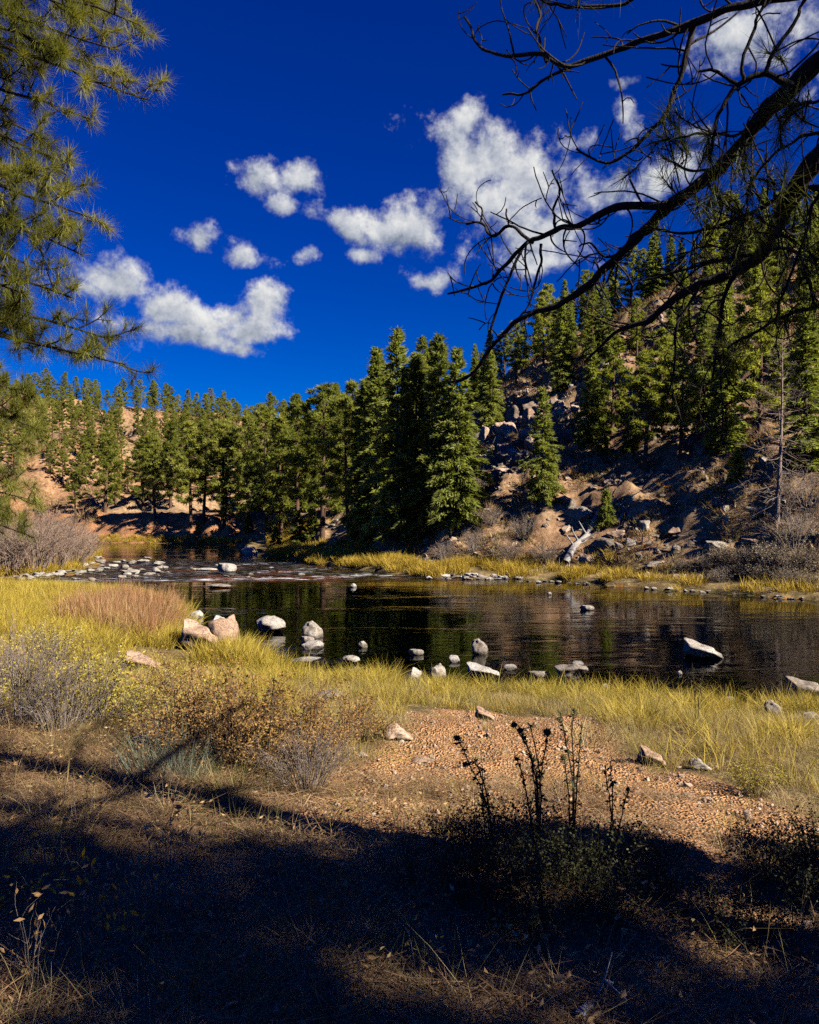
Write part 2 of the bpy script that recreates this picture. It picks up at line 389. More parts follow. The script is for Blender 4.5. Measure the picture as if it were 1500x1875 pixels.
red = np.maximum(red, sstep(9, 5, gE)*sstep(60, 80, ys))
turf = np.where(near_, 1-litter, (np.minimum(gF, gB) < 3.5) & (gE > 6))*1.0
nx, ny = len(gx), len(gy); ii = (np.arange(ny-1)[:, None]*nx+np.arange(nx-1)[None]).ravel()
quads = np.stack([ii, ii+1, ii+nx+1, ii+nx], 1)
def ground_mat():
    m, t = material('ground'); gp = t.new('ShaderNodeNewGeometry').outputs['Position']
    A = lambda n: t.new('ShaderNodeAttribute', attribute_name=n).outputs['Fac']
    big = t.noise(gp, .25, 5, .6); mid = t.noise(gp, 2.2, 5, .65); fine = t.noise(gp, 22, 4, .7)
    soil = t.ramp(mid, [(.3, (.12, .077, .042)), (.5, (.26, .165, .09)), (.7, (.42, .285, .165))])
    redc = t.ramp(mid, [(.3, (.20, .09, .042)), (.55, (.35, .165, .075)), (.75, (.45, .25, .135))])
    col = t.mix(A('red'), soil, redc)
    tf = t.ramp(mid, [(.3, (.07, .045, .02)), (.55, (.20, .14, .06)), (.75, (.36, .27, .13))])
    col = t.mix(A('turf'), col, tf)
    gv = t.ramp(t.noise(gp, 9, 5, .75), [(.3, (.34, .16, .068)), (.5, (.52, .275, .125)), (.7, (.66, .41, .22))])
    vo = t.new('ShaderNodeTexVoronoi'); t.put(vo.inputs['Vector'], gp); vo.inputs['Scale'].default_value = 38
    sep = t.new('ShaderNodeSeparateColor'); t.put(sep.inputs[0], vo.outputs['Color'])
    gv = t.mix(.7, gv, t.mix(1.0, gv, t.ramp(sep.outputs[0], [(0, (.45, .42, .4)), (.5, (.95, .95, .95)), (1, (1.35, 1.25, 1.15))]), 'MULTIPLY'))
    col = t.mix(A('gravel'), col, gv)
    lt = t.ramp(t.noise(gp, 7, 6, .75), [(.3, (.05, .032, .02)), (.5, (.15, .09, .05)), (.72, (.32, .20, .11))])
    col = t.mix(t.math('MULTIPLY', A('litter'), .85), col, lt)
    bed = t.ramp(t.noise(t.vmath('MULTIPLY', gp, (.5, 1, 1)), .30, 4, .6), [(.36, (.012, .010, .004)), (.46, (.07, .095, .012)), (.54, (.16, .065, .010)), (.64, (.62, .27, .045))])
    col = t.mix(A('bed'), col, bed)
    hgt = t.math('ADD', t.math('MULTIPLY', mid, .6), t.math('MULTIPLY', fine, .22))
    hgt = t.math('ADD', hgt, t.math('MULTIPLY', t.math('MULTIPLY', vo.outputs['Distance'], A('gravel')), .35))
    t.l.new(pbr(t, col, .95, t.bump(hgt, 1.0, .20), spec=.1), t.out.inputs[0]); return m
# rough relief of the open hillside: runnels, ledges, small hummocks
steep = sstep(3, 9, gF)*sstep(.6, 3, gz)*(ys > 35)
gz = gz+steep*(.16*fbm(xs*1.1, ys*1.1, 3, 4, 81, .65)+.10*fbm(xs*3.1, ys*3.1, 3, 2, 82))
gz = gz+grav*(.03*fbm(xs*4.5, ys*4.5, 3, 3, 83))+litter*.03*fbm(xs*5, ys*5, 1, 2, 84)
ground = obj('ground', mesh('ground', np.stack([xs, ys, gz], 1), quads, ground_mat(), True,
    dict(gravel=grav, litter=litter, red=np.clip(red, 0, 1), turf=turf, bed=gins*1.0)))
tag(ground, 'red-brown granite soil of the river banks and hillsides', 'ground', kind='structure')
def Hd(x, y):                                           # ground height including the fine relief, for small things far off
    return H(x, y)

# ---------------------------------------------------------------- river
def water_mat():
    m, t = material('river_water'); gp = t.new('ShaderNodeNewGeometry').outputs['Position']
    A = lambda n: t.new('ShaderNodeAttribute', attribute_name=n).outputs['Fac']
    rf = A('riffle'); st = t.vmath('MULTIPLY', gp, (.55, 1.5, 1))
    w1 = t.noise(st, 1.1, 3, .5, .6); w2 = t.noise(st, 4.5, 3, .55, .4); w3 = t.noise(st, 2.6, 5, .62, .9)
    calm = t.math('ADD', t.math('MULTIPLY', w1, .013), t.math('MULTIPLY', w2, .0025))
    patch = t.maprange(t.noise(t.vmath('MULTIPLY', gp, (.10, .32, 1)), 1, 3), .48, .66)
    calm = t.math('MULTIPLY', calm, t.math('ADD', .55, t.math('MULTIPLY', patch, 1.6)))
    hgt = t.math('ADD', calm, t.math('MULTIPLY', t.math('MULTIPLY', w3, rf), .26))
    nrm = t.bump(hgt, 1.0, 1.0)
    fr = t.new('ShaderNodeFresnel'); fr.inputs[0].default_value = 1.33; t.put(fr.inputs['Normal'], nrm)
    gl = t.new('ShaderNodeBsdfGlossy'); t.put(gl.inputs['Normal'], nrm); gl.inputs['Roughness'].default_value = .04; gl.inputs['Color'].default_value = (.95, .95, .95, 1)
    tr = t.new('ShaderNodeBsdfTransparent'); tr.inputs[0].default_value = (.82, .64, .32, 1)
    ms = t.new('ShaderNodeMixShader'); t.put(ms.inputs[0], fr.outputs[0]); t.l.new(tr.outputs[0], ms.inputs[1]); t.l.new(gl.outputs[0], ms.inputs[2])
    foam_n = t.noise(t.vmath('MULTIPLY', gp, (.5, 2.4, 1)), 1.6, 6, .7, .5)
    foam = t.math('MULTIPLY', t.maprange(foam_n, .53, .64), A('foam'))
    fd = t.new('ShaderNodeBsdfDiffuse'); fd.inputs[0].default_value = (.82, .83, .84, 1)
    m2 = t.new('ShaderNodeMixShader'); t.put(m2.inputs[0], foam); t.l.new(ms.outputs[0], m2.inputs[1]); t.l.new(fd.outputs[0], m2.inputs[2])
    t.l.new(m2.outputs[0], t.out.inputs[0]); return m
FOAM_LINES = [[(500,1057),(600,1057),(680,1053),(740,1053)],[(560,1042),(640,1041)],[(470,1048),(560,1046)],[(300,1063),(380,1061),(470,1060),(560,1061)],[(120,1064),(250,1060)],[(420,1035),(520,1031)]]
def build_water():
    wx = axis([(-75,-32,2.5),(-32,8,.25),(8,24,.5),(24,75.1,3)]); wy = axis([(-30,8,3),(8,38,.5),(38,64,.2),(64,116,2)])
    X, Y = np.meshgrid(wx, wy); x, y = X.ravel(), Y.ravel(); r = riffle(x, y)
    fo = np.zeros(len(x))
    for L in FOAM_LINES: fo = np.maximum(fo, sstep(1.3, .2, seg_dist(x+.4*vnoise(x, y, 0, 91), y, [wp(*p) for p in L])))
    fo = np.maximum(fo, .14*r)
    z = .04*r*fbm(x*.9, y*1.6, 0, 3, 92)
    n, k = len(wx), len(wy); i = (np.arange(k-1)[:, None]*n+np.arange(n-1)[None]).ravel()
    # keep the sheet only where there is, or nearly is, river
    q = np.stack([i, i+1, i+n+1, i+n], 1); h, ins, *ds = land(x, y); keep = ins | (np.min(ds, 0) < 3.2)
    q = q[keep[q].any(1)]
    o = obj('river_water', mesh('river_water', np.stack([x, y, z], 1), q, water_mat(), True, dict(riffle=r, foam=fo)))
    tag(o, 'dark clear river with a pale riffle crossing it', 'river', kind='structure')
build_water()

# ---------------------------------------------------------------- rocks
ROCK = rock_mat('granite_pale', (.20, .155, .115), (.36, .31, .25), (.54, .50, .44), 2.4, wet=.12)
ROCK_RED = rock_mat('granite_pink', (.27, .17, .11), (.45, .30, .20), (.58, .43, .32), 2.0)
ROCK_CRAG = rock_mat('crag_rock', (.10, .075, .055), (.22, .16, .115), (.38, .29, .21), 1.1)
ROCK_GREY = rock_mat('granite_grey', (.13, .105, .08), (.26, .21, .165), (.42, .36, .29), 1.4)
def ico(sub):
    import bmesh
    bm = bmesh.new(); bmesh.ops.create_icosphere(bm, subdivisions=sub, radius=1)
    V = np.array([v.co[:] for v in bm.verts]); Fc = np.array([[v.index for v in f.verts] for f in bm.faces]); bm.free(); return V, Fc
ICO4, ICO3 = ico(5), ico(4)
def rock_shape(seed, rounded=.5, cuts=9, hi=False):
    rng = np.random.default_rng(seed); V, Fc = ICO4 if hi else ICO3; V = V.copy()
    for k in range(cuts):                                 # split faces, as granite breaks
        n = norm(rng.normal(size=3)); d = rng.uniform(.45, .85)
        over = V@n-d; V -= np.where(over > 0, over*(1-.25*rounded), 0)[:, None]*n
    f = fbm(V[:, 0]*1.3+seed, V[:, 1]*1.3, V[:, 2]*1.3, 5, seed, .55)
    V *= (1+.15*f)[:, None]; V += .03*np.stack([fbm(V[:, 0]*4, V[:, 1]*4, V[:, 2]*4+k*7, 3, seed+k) for k in range(3)], 1)
    V /= np.abs(V).max(0); return V, Fc
ROCK_V = [rock_shape(s, r, c) for s, r, c in ((1,.3,11),(2,.2,12),(3,.1,13),(4,.1,14),(5,.1,16),(6,.2,11),(7,.1,16),(8,.4,10),(9,0,16),(10,0,18),(11,0,14),(12,0,20))]
_rc = {}
def rock_mesh(i, mat):
    k = (i, mat.name)
    if k not in _rc: _rc[k] = mesh('rock', *ROCK_V[i], mat, i < 8)
    return _rc[k]
def rock(name, p, w, h, dpt, shape, mat, label, cat='rock', rz=0.0, sink=.25, group=None, tilt=0.0):
    """a rock w wide, h showing above the ground, dpt deep, bedded into the ground"""
    o = obj(name, rock_mesh(shape, mat), loc=(p[0], p[1]+dpt*.3, p[2]+h*(.5-sink*.5)-.5*h*sink*0))
    o.scale = (w/2, dpt/2, h/2*(1+sink)); o.rotation_euler = (tilt*.6, tilt, rz)
    tag(o, label, cat, group); return o
KEEP = []
def rock_px(px, py_base, wpx, hpx, shape, mat, label, name='boulder', depth=.8, rz=0.0, tilt=0.0, group=None, cat='rock'):
    p = at(px, py_base); k = p[1]/F; p[2] = max(p[2], 0) if p[2] > -.6 else p[2]
    if name in ('boulder', 'rock'): KEEP.append((p[0], p[1]-.75, wpx*k*.5+.25, p[1]))
    return rock(name, p, wpx*k*1.08, hpx*k*.9, wpx*k*depth*1.25, shape, mat, label, cat, rz, .45, group, tilt)
G1 = 'single stones in the calm river'
for a in [  # px, base y, width, height, shape, material, label, depth, turn, tilt
 (352,1194,68,58,4,ROCK_RED,'pinkish boulder with a dark split face beside the river grass',.9,.3,.2),
 (408,1188,74,68,1,ROCK_RED,'tall rounded tan boulder leaning on the pinkish split one',.9,.2,.1),
 (396,1142,28,18,5,ROCK,'small round stone perched on top behind the tall tan boulder',.9,.2,0),
 (353,1134,30,18,3,ROCK,'small pale stone at the tip of the reed bed',.9,.2,0),
 (490,1158,60,32,7,ROCK,'smooth oval boulder alone in dark water with its reflection',.8,.0,.05),
 (572,1168,42,32,2,ROCK,'blocky cream boulder behind two flat low stones',.9,.4,0),
 (561,1178,26,13,0,ROCK,'flat rounded stone in front of the blocky cream boulder',.9,.1,0),
 (568,1190,44,16,3,ROCK,'wet low stone lowest of the three below the cream boulder',.9,.1,0),
 (560,1212,56,8,5,ROCK,'thin flat slab barely above water beside the grass bank',.6,.1,0),
 (665,1186,18,12,2,ROCK,'small pointed stone alone in mid river left of the flat white one',.9,.1,0),
 (640,1216,34,16,7,ROCK,'low rounded white stone casting a long bright reflection',.8,.1,0),
 (761,1200,28,11,0,ROCK,'flat white stone in the water above two bank stones',.8,.1,0),
 (759,1246,32,28,5,ROCK,'squat pale stone at the edge of the grass, leftmost of a pair',.9,.1,0),
 (806,1244,36,30,1,ROCK,'round pale stone at the edge of the grass beside its squat twin',.9,.3,0),
 (832,1214,26,14,3,ROCK,'small tilted stone behind the round pale bank stone',.9,.3,.2),
 (880,1198,36,30,2,ROCK,'upright blocky white boulder reflected in black water',.9,.5,0),
 (880,1242,58,24,4,ROCK,'broad angular stone half hidden by grass below the upright boulder',.9,.2,.1),
 (935,1228,30,10,3,ROCK,'dark low stone right of the broad angular one',.9,.2,0),
 (985,1240,40,10,0,ROCK,'barely emerging brown stone in black shallows',.7,.2,0),
 (1047,1246,56,30,4,ROCK,'wedge-shaped grey stone with a small pale chip behind it',.9,.1,-.2),
 (1060,1220,26,8,3,ROCK,'small pale chip of stone behind the wedge-shaped one',.9,.1,.1),
 (1110,1262,18,10,1,ROCK,'small white stone peeking over the grass tips',.9,.1,0),
 (1285,1206,68,30,4,ROCK,'sharp white boulder standing alone out in the dark water',.8,.15,.22),
 (1247,1236,12,8,1,ROCK,'tiny white stone left below the sharp lone boulder',.9,.1,0),
 (1076,1118,24,10,0,ROCK,'small white oval stone far out in the river',.8,.1,0),
 (1150,1130,34,8,7,ROCK,'flat pale stone just awash far out in the river',.8,.1,0),
 (1176,1138,12,5,1,ROCK,'tiny stone right of the flat awash one',.8,.1,0),
 (820,1113,10,5,0,ROCK,'tiny white stone in the middle of the far river',.8,.1,0),
 (1008,1090,10,6,1,ROCK,'tiny stone near the far bank of the river',.8,.1,0),
 (880,1094,10,5,1,ROCK,'tiny white stone left of the one near the far bank',.8,.1,0),
 (648,1076,12,8,2,ROCK,'small stone below the white water of the riffle',.8,.1,0),
 (396,1077,48,8,7,ROCK,'long flat slab just below the riffle',.5,.05,0),
 (85,1079,44,8,7,ROCK,'long flat slab behind the yellow bank grass',.5,.05,0),
 (412,1048,36,18,0,ROCK,'largest rounded boulder in the riffle',.9,.1,0),
 (375,1046,40,6,7,ROCK,'flat slab touching the largest riffle boulder',.6,.1,0),
 (1475,1288,64,46,4,ROCK,'big craggy white boulder in the water at the picture edge',.9,.3,.1),
 (1422,1310,40,26,2,ROCK,'pale boulder set in the tall bank grass',.9,.3,.1),
 (1494,1330,40,26,3,ROCK_GREY,'dark stone among grass below the craggy white boulder',.9,.1,0),
 (1338,1286,32,8,3,ROCK,'thin flat stone in the shallows by the grass tips',.7,.1,0),
 ]:
    px, pb, w, h, sh, mt, lab, dep, rz, tl = a; rock_px(px, pb, w, h, sh, mt, lab, 'boulder', dep, rz, tl)
for a in [
 (250,1232,66,36,4,ROCK_RED,'pink boulder sunk in yellow grass on the near bank',.8,.3,.15),
 (262,1372,66,30,3,ROCK_RED,'pale rock at the shadow edge beside the blue grass',.8,.1,.1),
 (598,1282,56,14,3,ROCK_GREY,'low grey rock between the bushes and the water grass',.8,.1,0),
 (372,1240,34,10,6,ROCK_RED,'flat stone buried in yellow grass',.8,.1,0),
 (720,1358,66,28,6,ROCK_RED,'cracked whitish rock at the edge of the red gravel',.8,.2,.1),
 (884,1320,36,22,4,ROCK_RED,'small dark-sided rock at the far edge of the gravel',.8,.3,.3),
 (1190,1404,52,32,4,ROCK_RED,'wedge of pinkish rock on the gravel by the straw grass',.8,.4,.35),
 (1281,1412,44,20,6,ROCK,'white flaky rock half under straw grass',.8,.1,.1),
 (660,1218+170,26,10,6,ROCK_RED,'flat chip of rock in red gravel below the whitish one',.8,.1,0),
 (770,1400,50,8,6,ROCK_RED,'thin flat plate of rock lying in the gravel',.8,.1,0),
 ]:
    px, pb, w, h, sh, mt, lab, dep, rz, tl = a; rock_px(px, pb, w, h, sh, mt, lab, 'rock', dep, rz, tl)
rng = np.random.default_rng(5)
def row_of(n, x0, x1, yb, ys_, w0, w1, lab, grp, mat=ROCK, seed=1):
    rg = np.random.default_rng(seed)
    for i in range(n):
        px = rg.uniform(x0, x1); py = yb(px)+rg.normal()*ys_; w = rg.uniform(w0, w1)
        rock_px(px, py, w, w*rg.uniform(.22, .5), int(rg.integers(0, 8)), mat, lab, 'stone', .9, rg.uniform(0, 3), rg.uniform(-.2, .2), grp)
row_of(58, 60, 300, lambda x: 1052-.035*(x-60), 7.5, 6, 24, 'white stone breaking the surface of the riffle', 'stones in the riffle', seed=3)
row_of(16, 150, 300, lambda x: 1033, 5, 8, 20, 'pale stone in the upper riffle by the gravel bar', 'stones above the riffle', seed=4)
row_of(12, 230, 560, lambda x: 1052, 8, 6, 14, 'scattered small stone in the fast water', 'small stones in fast water', seed=5)
row_of(46, 775, 935, lambda x: 1056+.02*(x-775), 2.5, 8, 20, 'pale cobble heaped along the far waterline', 'cobbles on the far shore', ROCK, 6)
row_of(26, 935, 1500, lambda x: 1063+(x-935)*.066, 2, 6, 16, 'pale stone strung along the far bank', 'stones along the far bank', ROCK, 7)
row_of(22, 440, 720, lambda x: 1003+(x-440)*.155, 2.5, 6, 17, 'stone at the foot of the fir grove shore', 'stones by the fir grove shore', ROCK_GREY, 8)
row_of(26, 0, 170, lambda x: 1059-.07*x, 3, 6, 16, 'pale stone on the gravel bar below the willows', 'stones on the gravel bar', ROCK, 9)
rock_px(458, 1016, 30, 18, 2, ROCK_RED, 'tan boulder at the point below the dark grove', 'boulder')
# crags of the far slope
CRAG_OLD = [(905,800,40,60),(925,770,36,50),(948,760,44,40),(935,800,50,44),(965,790,40,50),(985,775,36,40),(890,820,36,36),(915,835,44,30),(945,840,40,34),(975,830,46,44),(1010,800,44,40),(1030,785,36,44),(1045,765,40,34),(1025,830,40,40),(960,735,34,26),(1000,750,34,34),(880,790,30,44),(1050,810,34,34),(995,850,40,26),(930,865,44,22),(1035,755,30,26)]
_cg = np.random.default_rng(17); CRAG = [(px+_cg.normal()*12, py+_cg.normal()*9, w*_cg.uniform(.4, .85), h*_cg.uniform(.45, .9)) for (px, py, w, h) in CRAG_OLD for _ in range(3)]
for i, (px, py, w, h) in enumerate(CRAG):
    rock_px(px, py, w, h, 8+i % 4, ROCK_CRAG if i % 3 else ROCK_RED, 'angular block of the grey crag above the lone slope fir', 'crag_block', 1.0, i*.7, .3*math.sin(i*2.3), 'blocks of the crag')
SLOPE = [(1062,955,52,40,'outcrop rock left of the small bright fir beside the log'),(1085,1040,50,44,'pale boulder at the foot of the fallen log'),(1180,945,60,40,'broad ledge rock right of the small bright fir'),(1150,935,44,26,'flat ledge rock behind the small bright fir'),(1110,1010,44,34,'jagged rock between the log and the slope shadow'),(1130,985,36,24,'pale chunk of rock above the jagged one'),(1040,930,40,30,'rock at the upper lip of the outcrop'),(1240,980,40,26,'grey rock in the shaded slope under the snag'),(1320,1010,46,26,'whitish rock among the pale shrubs'),(1390,1000,44,22,'long pale rock below the bare snag'),(1290,830,36,20,'rock on the open slope between pines'),(1460,830,44,22,'rock on the slope behind the bare snag'),(1200,1040,30,16,'small rock in yellow grass at the slope foot')]
for i, (px, py, w, h, lab) in enumerate(SLOPE):
    rock_px(px, py, w*.9, h*.8, (9, 3, 4, 10)[i % 4], (ROCK_GREY, ROCK_RED)[i % 2], lab, 'outcrop_rock', 1.0, i*.9, .2*math.sin(i*1.7))
row_of(40, 1040, 1500, lambda x: 985-(x-1040)*.05, 40, 10, 26, 'small loose rock on the shaded far slope', 'loose rocks on the far slope', ROCK_GREY, 10)
row_of(24, 870, 1060, lambda x: 880, 40, 8, 20, 'rubble stone below the grey crag', 'rubble below the crag', ROCK_RED, 11)
row_of(20, 590, 700, lambda x: 965, 14, 8, 18, 'pale talus stone under the fir grove', 'talus under the firs', ROCK_GREY, 12)
row_of(34, 640, 1450, lambda x: 1400+(x-640)*.09, 45, 5, 18, 'small stone lying on the red gravel', 'pebbles on the gravel', ROCK_RED, 13)

# ---------------------------------------------------------------- trees
BARK_PINE = bark_mat('bark_pine', (.035, .022, .015), (.16, .085, .05))
BARK_FIR = bark_mat('bark_fir', (.03, .024, .018), (.11, .085, .065))
BARK_GREY = bark_mat('bark_grey', (.16, .14, .125), (.42, .38, .34))
BARK_DARK = bark_mat('bark_shade_tone', (.012, .009, .007), (.045, .032, .025), 9)  # pine bark darkened for the near limbs, shade put into the colour
BARK_SNAG = bark_mat('bark_snag', (.12, .085, .07), (.30, .22, .18))
NEEDLE_PINE = foliage_mat('needles_pine', [(.115, .135, .022), (.255, .27, .048), (.42, .405, .09)], .55, tmul=(1.2, 1.2, .6))
NEEDLE_FIR = foliage_mat('needles_fir', [(.10, .122, .028), (.225, .245, .054), (.38, .385, .09)], .55, tmul=(1.15, 1.2, .62))
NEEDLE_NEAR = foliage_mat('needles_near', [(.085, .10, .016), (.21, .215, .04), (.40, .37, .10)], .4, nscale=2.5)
NEEDLE_DARK = foliage_mat('needles_shade_tone', [(.045, .060, .014), (.09, .105, .026), (.14, .14, .04)], .25, nscale=2.5)  # darker copy of the near needles: crown shade put into the colour

def pine_variant(seed, h=10.0, bare=.22, width=.21, clumpy=1.0, nb=48):
    """ponderosa of the hillsides: straight trunk, tufted limbs in uneven layers"""
    rg = np.random.default_rng(seed); T = Geo(); Cn = Geo()
    zz = np.linspace(0, h*.985, 9); bend = rg.normal(size=2)*.012*h
    P = np.stack([bend[0]*np.sin(zz/h*2.5), bend[1]*np.sin(zz/h*2.1), zz], 1); P[0, 2] = -.6
    T.add(*tube(P, .0165*h*(1-zz/h*.93)+.01, 7))
    axisat = lambda z: np.array([np.interp(z, zz, P[:, 0]), np.interp(z, zz, P[:, 1]), z])
    for i in range(nb):
        t = bare+(1-bare)*((i+rg.uniform(0, .9))/nb)**.95
        tt = (t-bare)/(1-bare); prof = (min(1, .45+tt*2.2))*(1-tt)**.62+.07
        L = width*h*prof*rg.uniform(.6, 1.25); az = i*2.399+rg.normal()*.5
        e = R(-12+58*tt+rg.normal()*10)
        d = np.array([math.cos(az)*math.cos(e), math.sin(az)*math.cos(e), math.sin(e)]); b = axisat(t*h*.97)
        m = 5; s = np.linspace(0, 1, m); pts = b+d*L*s[:, None]+np.array([0, 0, .16*L])*(s**2)[:, None]
        T.add(*tube(pts, np.linspace(.0042, .0012, m)*h*(1-.5*tt), 4))
        nc = max(2, int(round(L/.36*clumpy)))
        for k in range(nc):
            q = rg.uniform(.30, 1.02) if k else 1.0
            c = b+d*L*q+np.array([0, 0, .16*L*q*q])+rg.normal(size=3)*np.array([.22, .22, .10])*(.4+.8*q)*L*.36
            n = int(rg.integers(34, 60)); cr = rg.uniform(.26, .46)
            v = sphere_dirs(n, rg); v[:, 2] = v[:, 2]*.75+.22; v = norm(v+.35*d)
            Cn.add(*spikes(c+v*cr*rg.uniform(.05, .55, (n, 1)), norm(v+rg.normal(size=(n, 3))*.35), rg.uniform(.20, .36, n), rg.uniform(.07, .12, n), rg))
    return T.mesh('trunk', BARK_PINE, True), Cn.mesh('crown', NEEDLE_PINE)
def fir_variant(seed, h=10.0, width=.17, nb=150, bare=.03, dens=1.0, mat=None):
    """Douglas fir: a dense narrow spire of drooping sprays down to the ground"""
    rg = np.random.default_rng(seed); T = Geo(); Cn = Geo()
    zz = np.linspace(0, h, 8); P = np.stack([0*zz, 0*zz, zz], 1); P[0, 2] = -.6
    T.add(*tube(P, .015*h*(1-zz/h*.96)+.006, 6))
    lob = rg.uniform(0, 6.28, 4)
    for i in range(nb):
        t = bare+(1-bare)*((i+rg.uniform(0, 1))/nb)**1.12
        az = i*2.399+rg.normal()*.4; lump = 1+.22*math.sin(az*2+lob[0]+t*7)+.18*math.sin(az*3+lob[1]-t*13)
        L = width*h*((1-t)**.80*min(1, .6+t*3))*rg.uniform(.62, 1.18)*lump+.10
        e = R(-14+50*t*t+rg.normal()*8)
        d = np.array([math.cos(az)*math.cos(e), math.sin(az)*math.cos(e), math.sin(e)]); b = np.array([0, 0, t*h])
        sd_ = np.array([-math.sin(az), math.cos(az), 0])
        if t < .85 and i % 2: T.add(*tube(np.stack([b, b+d*L*.9]), [.002*h, .0006*h], 3))
        n = int((16+62*L)*dens)
        q = rg.uniform(.12, 1, n)**.8; lat = rg.normal(size=n)*.17*L*(1.15-q)
        base = b+d*(L*q)[:, None]+sd_*lat[:, None]+np.stack([0*q, 0*q, -.10*L*q*q+.05*L*np.sin(q*3)+rg.normal(size=n)*.06], 1)
        sg = np.sign(lat+1e-6)[:, None]
        v = norm(d*rg.uniform(.5, 1.2, (n, 1))+sd_*sg*rg.uniform(.1, 1.0, (n, 1))+np.stack([0*q, 0*q, rg.normal(size=n)*.35-.12], 1))
        Cn.add(*spikes(base, v, rg.uniform(.20, .40, n), rg.uniform(.08, .15, n), rg))
    n = 60; z = rg.uniform(.9, 1.02, n)*h; v = norm(rg.normal(size=(n, 3))*np.array([.6, .6, .3])+np.array([0, 0, .9]))
    Cn.add(*spikes(np.stack([0*z, 0*z, z-.15], 1), v, .26, .08, rg))
    return T.mesh('trunk', BARK_FIR, True), Cn.mesh('crown', mat or NEEDLE_FIR)
PINES = [pine_variant(101, width=.20), pine_variant(102, width=.24, bare=.28, nb=42), pine_variant(103, width=.18, bare=.15, nb=54), pine_variant(104, width=.22, bare=.34, nb=36), pine_variant(105, width=.16, bare=.12, nb=52), pine_variant(106, width=.27, bare=.2, nb=46, clumpy=1.1)]
FIRS = [fir_variant(201), fir_variant(202, width=.20, nb=165), fir_variant(203, width=.145, nb=150), fir_variant(204, width=.22, nb=140)]
SMALLFIR = [fir_variant(211, h=3.0, width=.26, nb=44, dens=1.4), fir_variant(212, h=3.0, width=.32, nb=48, dens=1.4)]
def tree(kind, var, p, h, label, group=None, rz=0.0, wide=1.0, base_h=10.0):
    T, Cn = {'p': PINES, 'f': FIRS, 's': SMALLFIR}[kind][var]
    if kind == 's': base_h = 3.0
    s = h/base_h; e = empty({'p': 'pine_tree', 'f': 'fir_tree', 's': 'young_fir'}[kind], (p[0], p[1], p[2]-.05), rz, (s*wide, s*wide, s))
    obj('trunk', T, e); obj('crown', Cn, e)
    tag(e, label, 'tree', group); return e
KEY = [  # kind, variant, px, base y, top y, label, width factor
 ('f',0,728,985,606,'tallest dark fir of the grove, its twin-looking spire against the sky',1.0),
 ('f',1,762,985,655,'broad fir in front of the tallest one, bright on its right flank',1.05),
 ('f',2,690,985,640,'narrow dark fir standing just left of the tallest spire',1.0),
 ('f',3,805,970,618,'tall fir on the right of the grove, second highest spire',.95),
 ('f',1,838,960,640,'shaded fir behind the bright riverside fir',1.0),
 ('f',0,848,948,738,'bright riverside fir, lowest on the right of the grove',1.25),
 ('f',2,780,980,770,'slim fir within the grove left of the bright riverside fir',1.1),
 ('f',3,995,918,712,'lone fir on the open slope below the crag',.95),
 ('f',2,668,985,700,'dark fir at the shaded left side of the grove',1.1),
 ('p',5,590,985,704,'big round-topped pine left of the fir grove',1.15),
 ('p',0,545,985,735,'pine standing left of the big round-topped one',1.1),
 ('p',1,640,985,728,'pine between the round-topped pine and the dark firs',1.1),
 ('p',2,515,985,760,'pine at the water point, first left of the dark grove',1.1),
 ('p',0,350,962,772,'bank pine with a clean pale trunk, leftmost of the bank row',1.1),
 ('p',1,372,960,768,'bank pine second from the clean-trunked one',1.05),
 ('p',3,408,966,770,'dark-trunked bank pine above the red bank',1.2),
 ('p',2,452,966,758,'bank pine nearest the river bend point',1.1),
 ('p',5,488,972,745,'wide bank pine beside the dark grove',1.0),
 ('p',4,412,964,800,'slender pine behind the dark-trunked bank pine',1.1),
 ('p',0,284,945,792,'pine leaning over the red bank top',1.2),
 ('p',2,192,935,790,'full pine on the slope above the red bank, left of the gully',1.3),
 ('p',4,212,930,812,'slim pine touching the full pine above the red bank',1.2),
 ('p',1,138,945,862,'short pine over the far end of the red bank',1.2),
 ('p',5,262,935,800,'bushy pine on the right lip of the red gully',1.1),
 ('p',2,312,930,770,'pine behind the one leaning over the red bank',1.1),
 ('p',3,945,712,588,'pine on the skyline with a bare dark trunk above the crag',1.2),
 ('f',3,900,790,640,'fir at the left end of the crag',1.0),
 ('f',1,1085,815,640,'bright-branched fir right of the crag',1.1),
 ('p',1,1180,862,640,'dark-trunked pine in the middle of the far slope',1.25),
 ('p',2,1120,800,610,'pine behind the bright-branched fir',1.2),
 ('p',0,1245,838,640,'straight thin-trunked pine right of the mid-slope pine',1.1),
 ('f',0,1330,830,556,'black shaded fir left of the bare snag',1.05),
 ('f',3,1290,760,560,'fir high on the slope above the thin-trunked pine',1.0),
 ('p',5,1390,800,520,'spreading pine behind the bare snag',1.1),
 ('f',2,1475,860,560,'fir at the picture edge behind the snag',1.1),
 ('p',4,1215,800,600,'thin pine behind the mid-slope pine',1.2),
 ('f',1,870,760,655,'fir on the shoulder between grove and crag',1.0),
 ('f',0,1030,715,560,'fir on the skyline above the crag, right of the bare-trunked pine',1.1)]
KEY_P = []
for i, (k, v, px, pb, pt, lab, wd) in enumerate(KEY):
    p = at(px, pb); 
    if p[2] < .05: p[2] = Hs(p[0], p[1])
    hgt = (pb-pt)*p[1]/F; tree(k, v, p, hgt, lab, None, i*1.3, wd); KEY_P.append(p[:2])
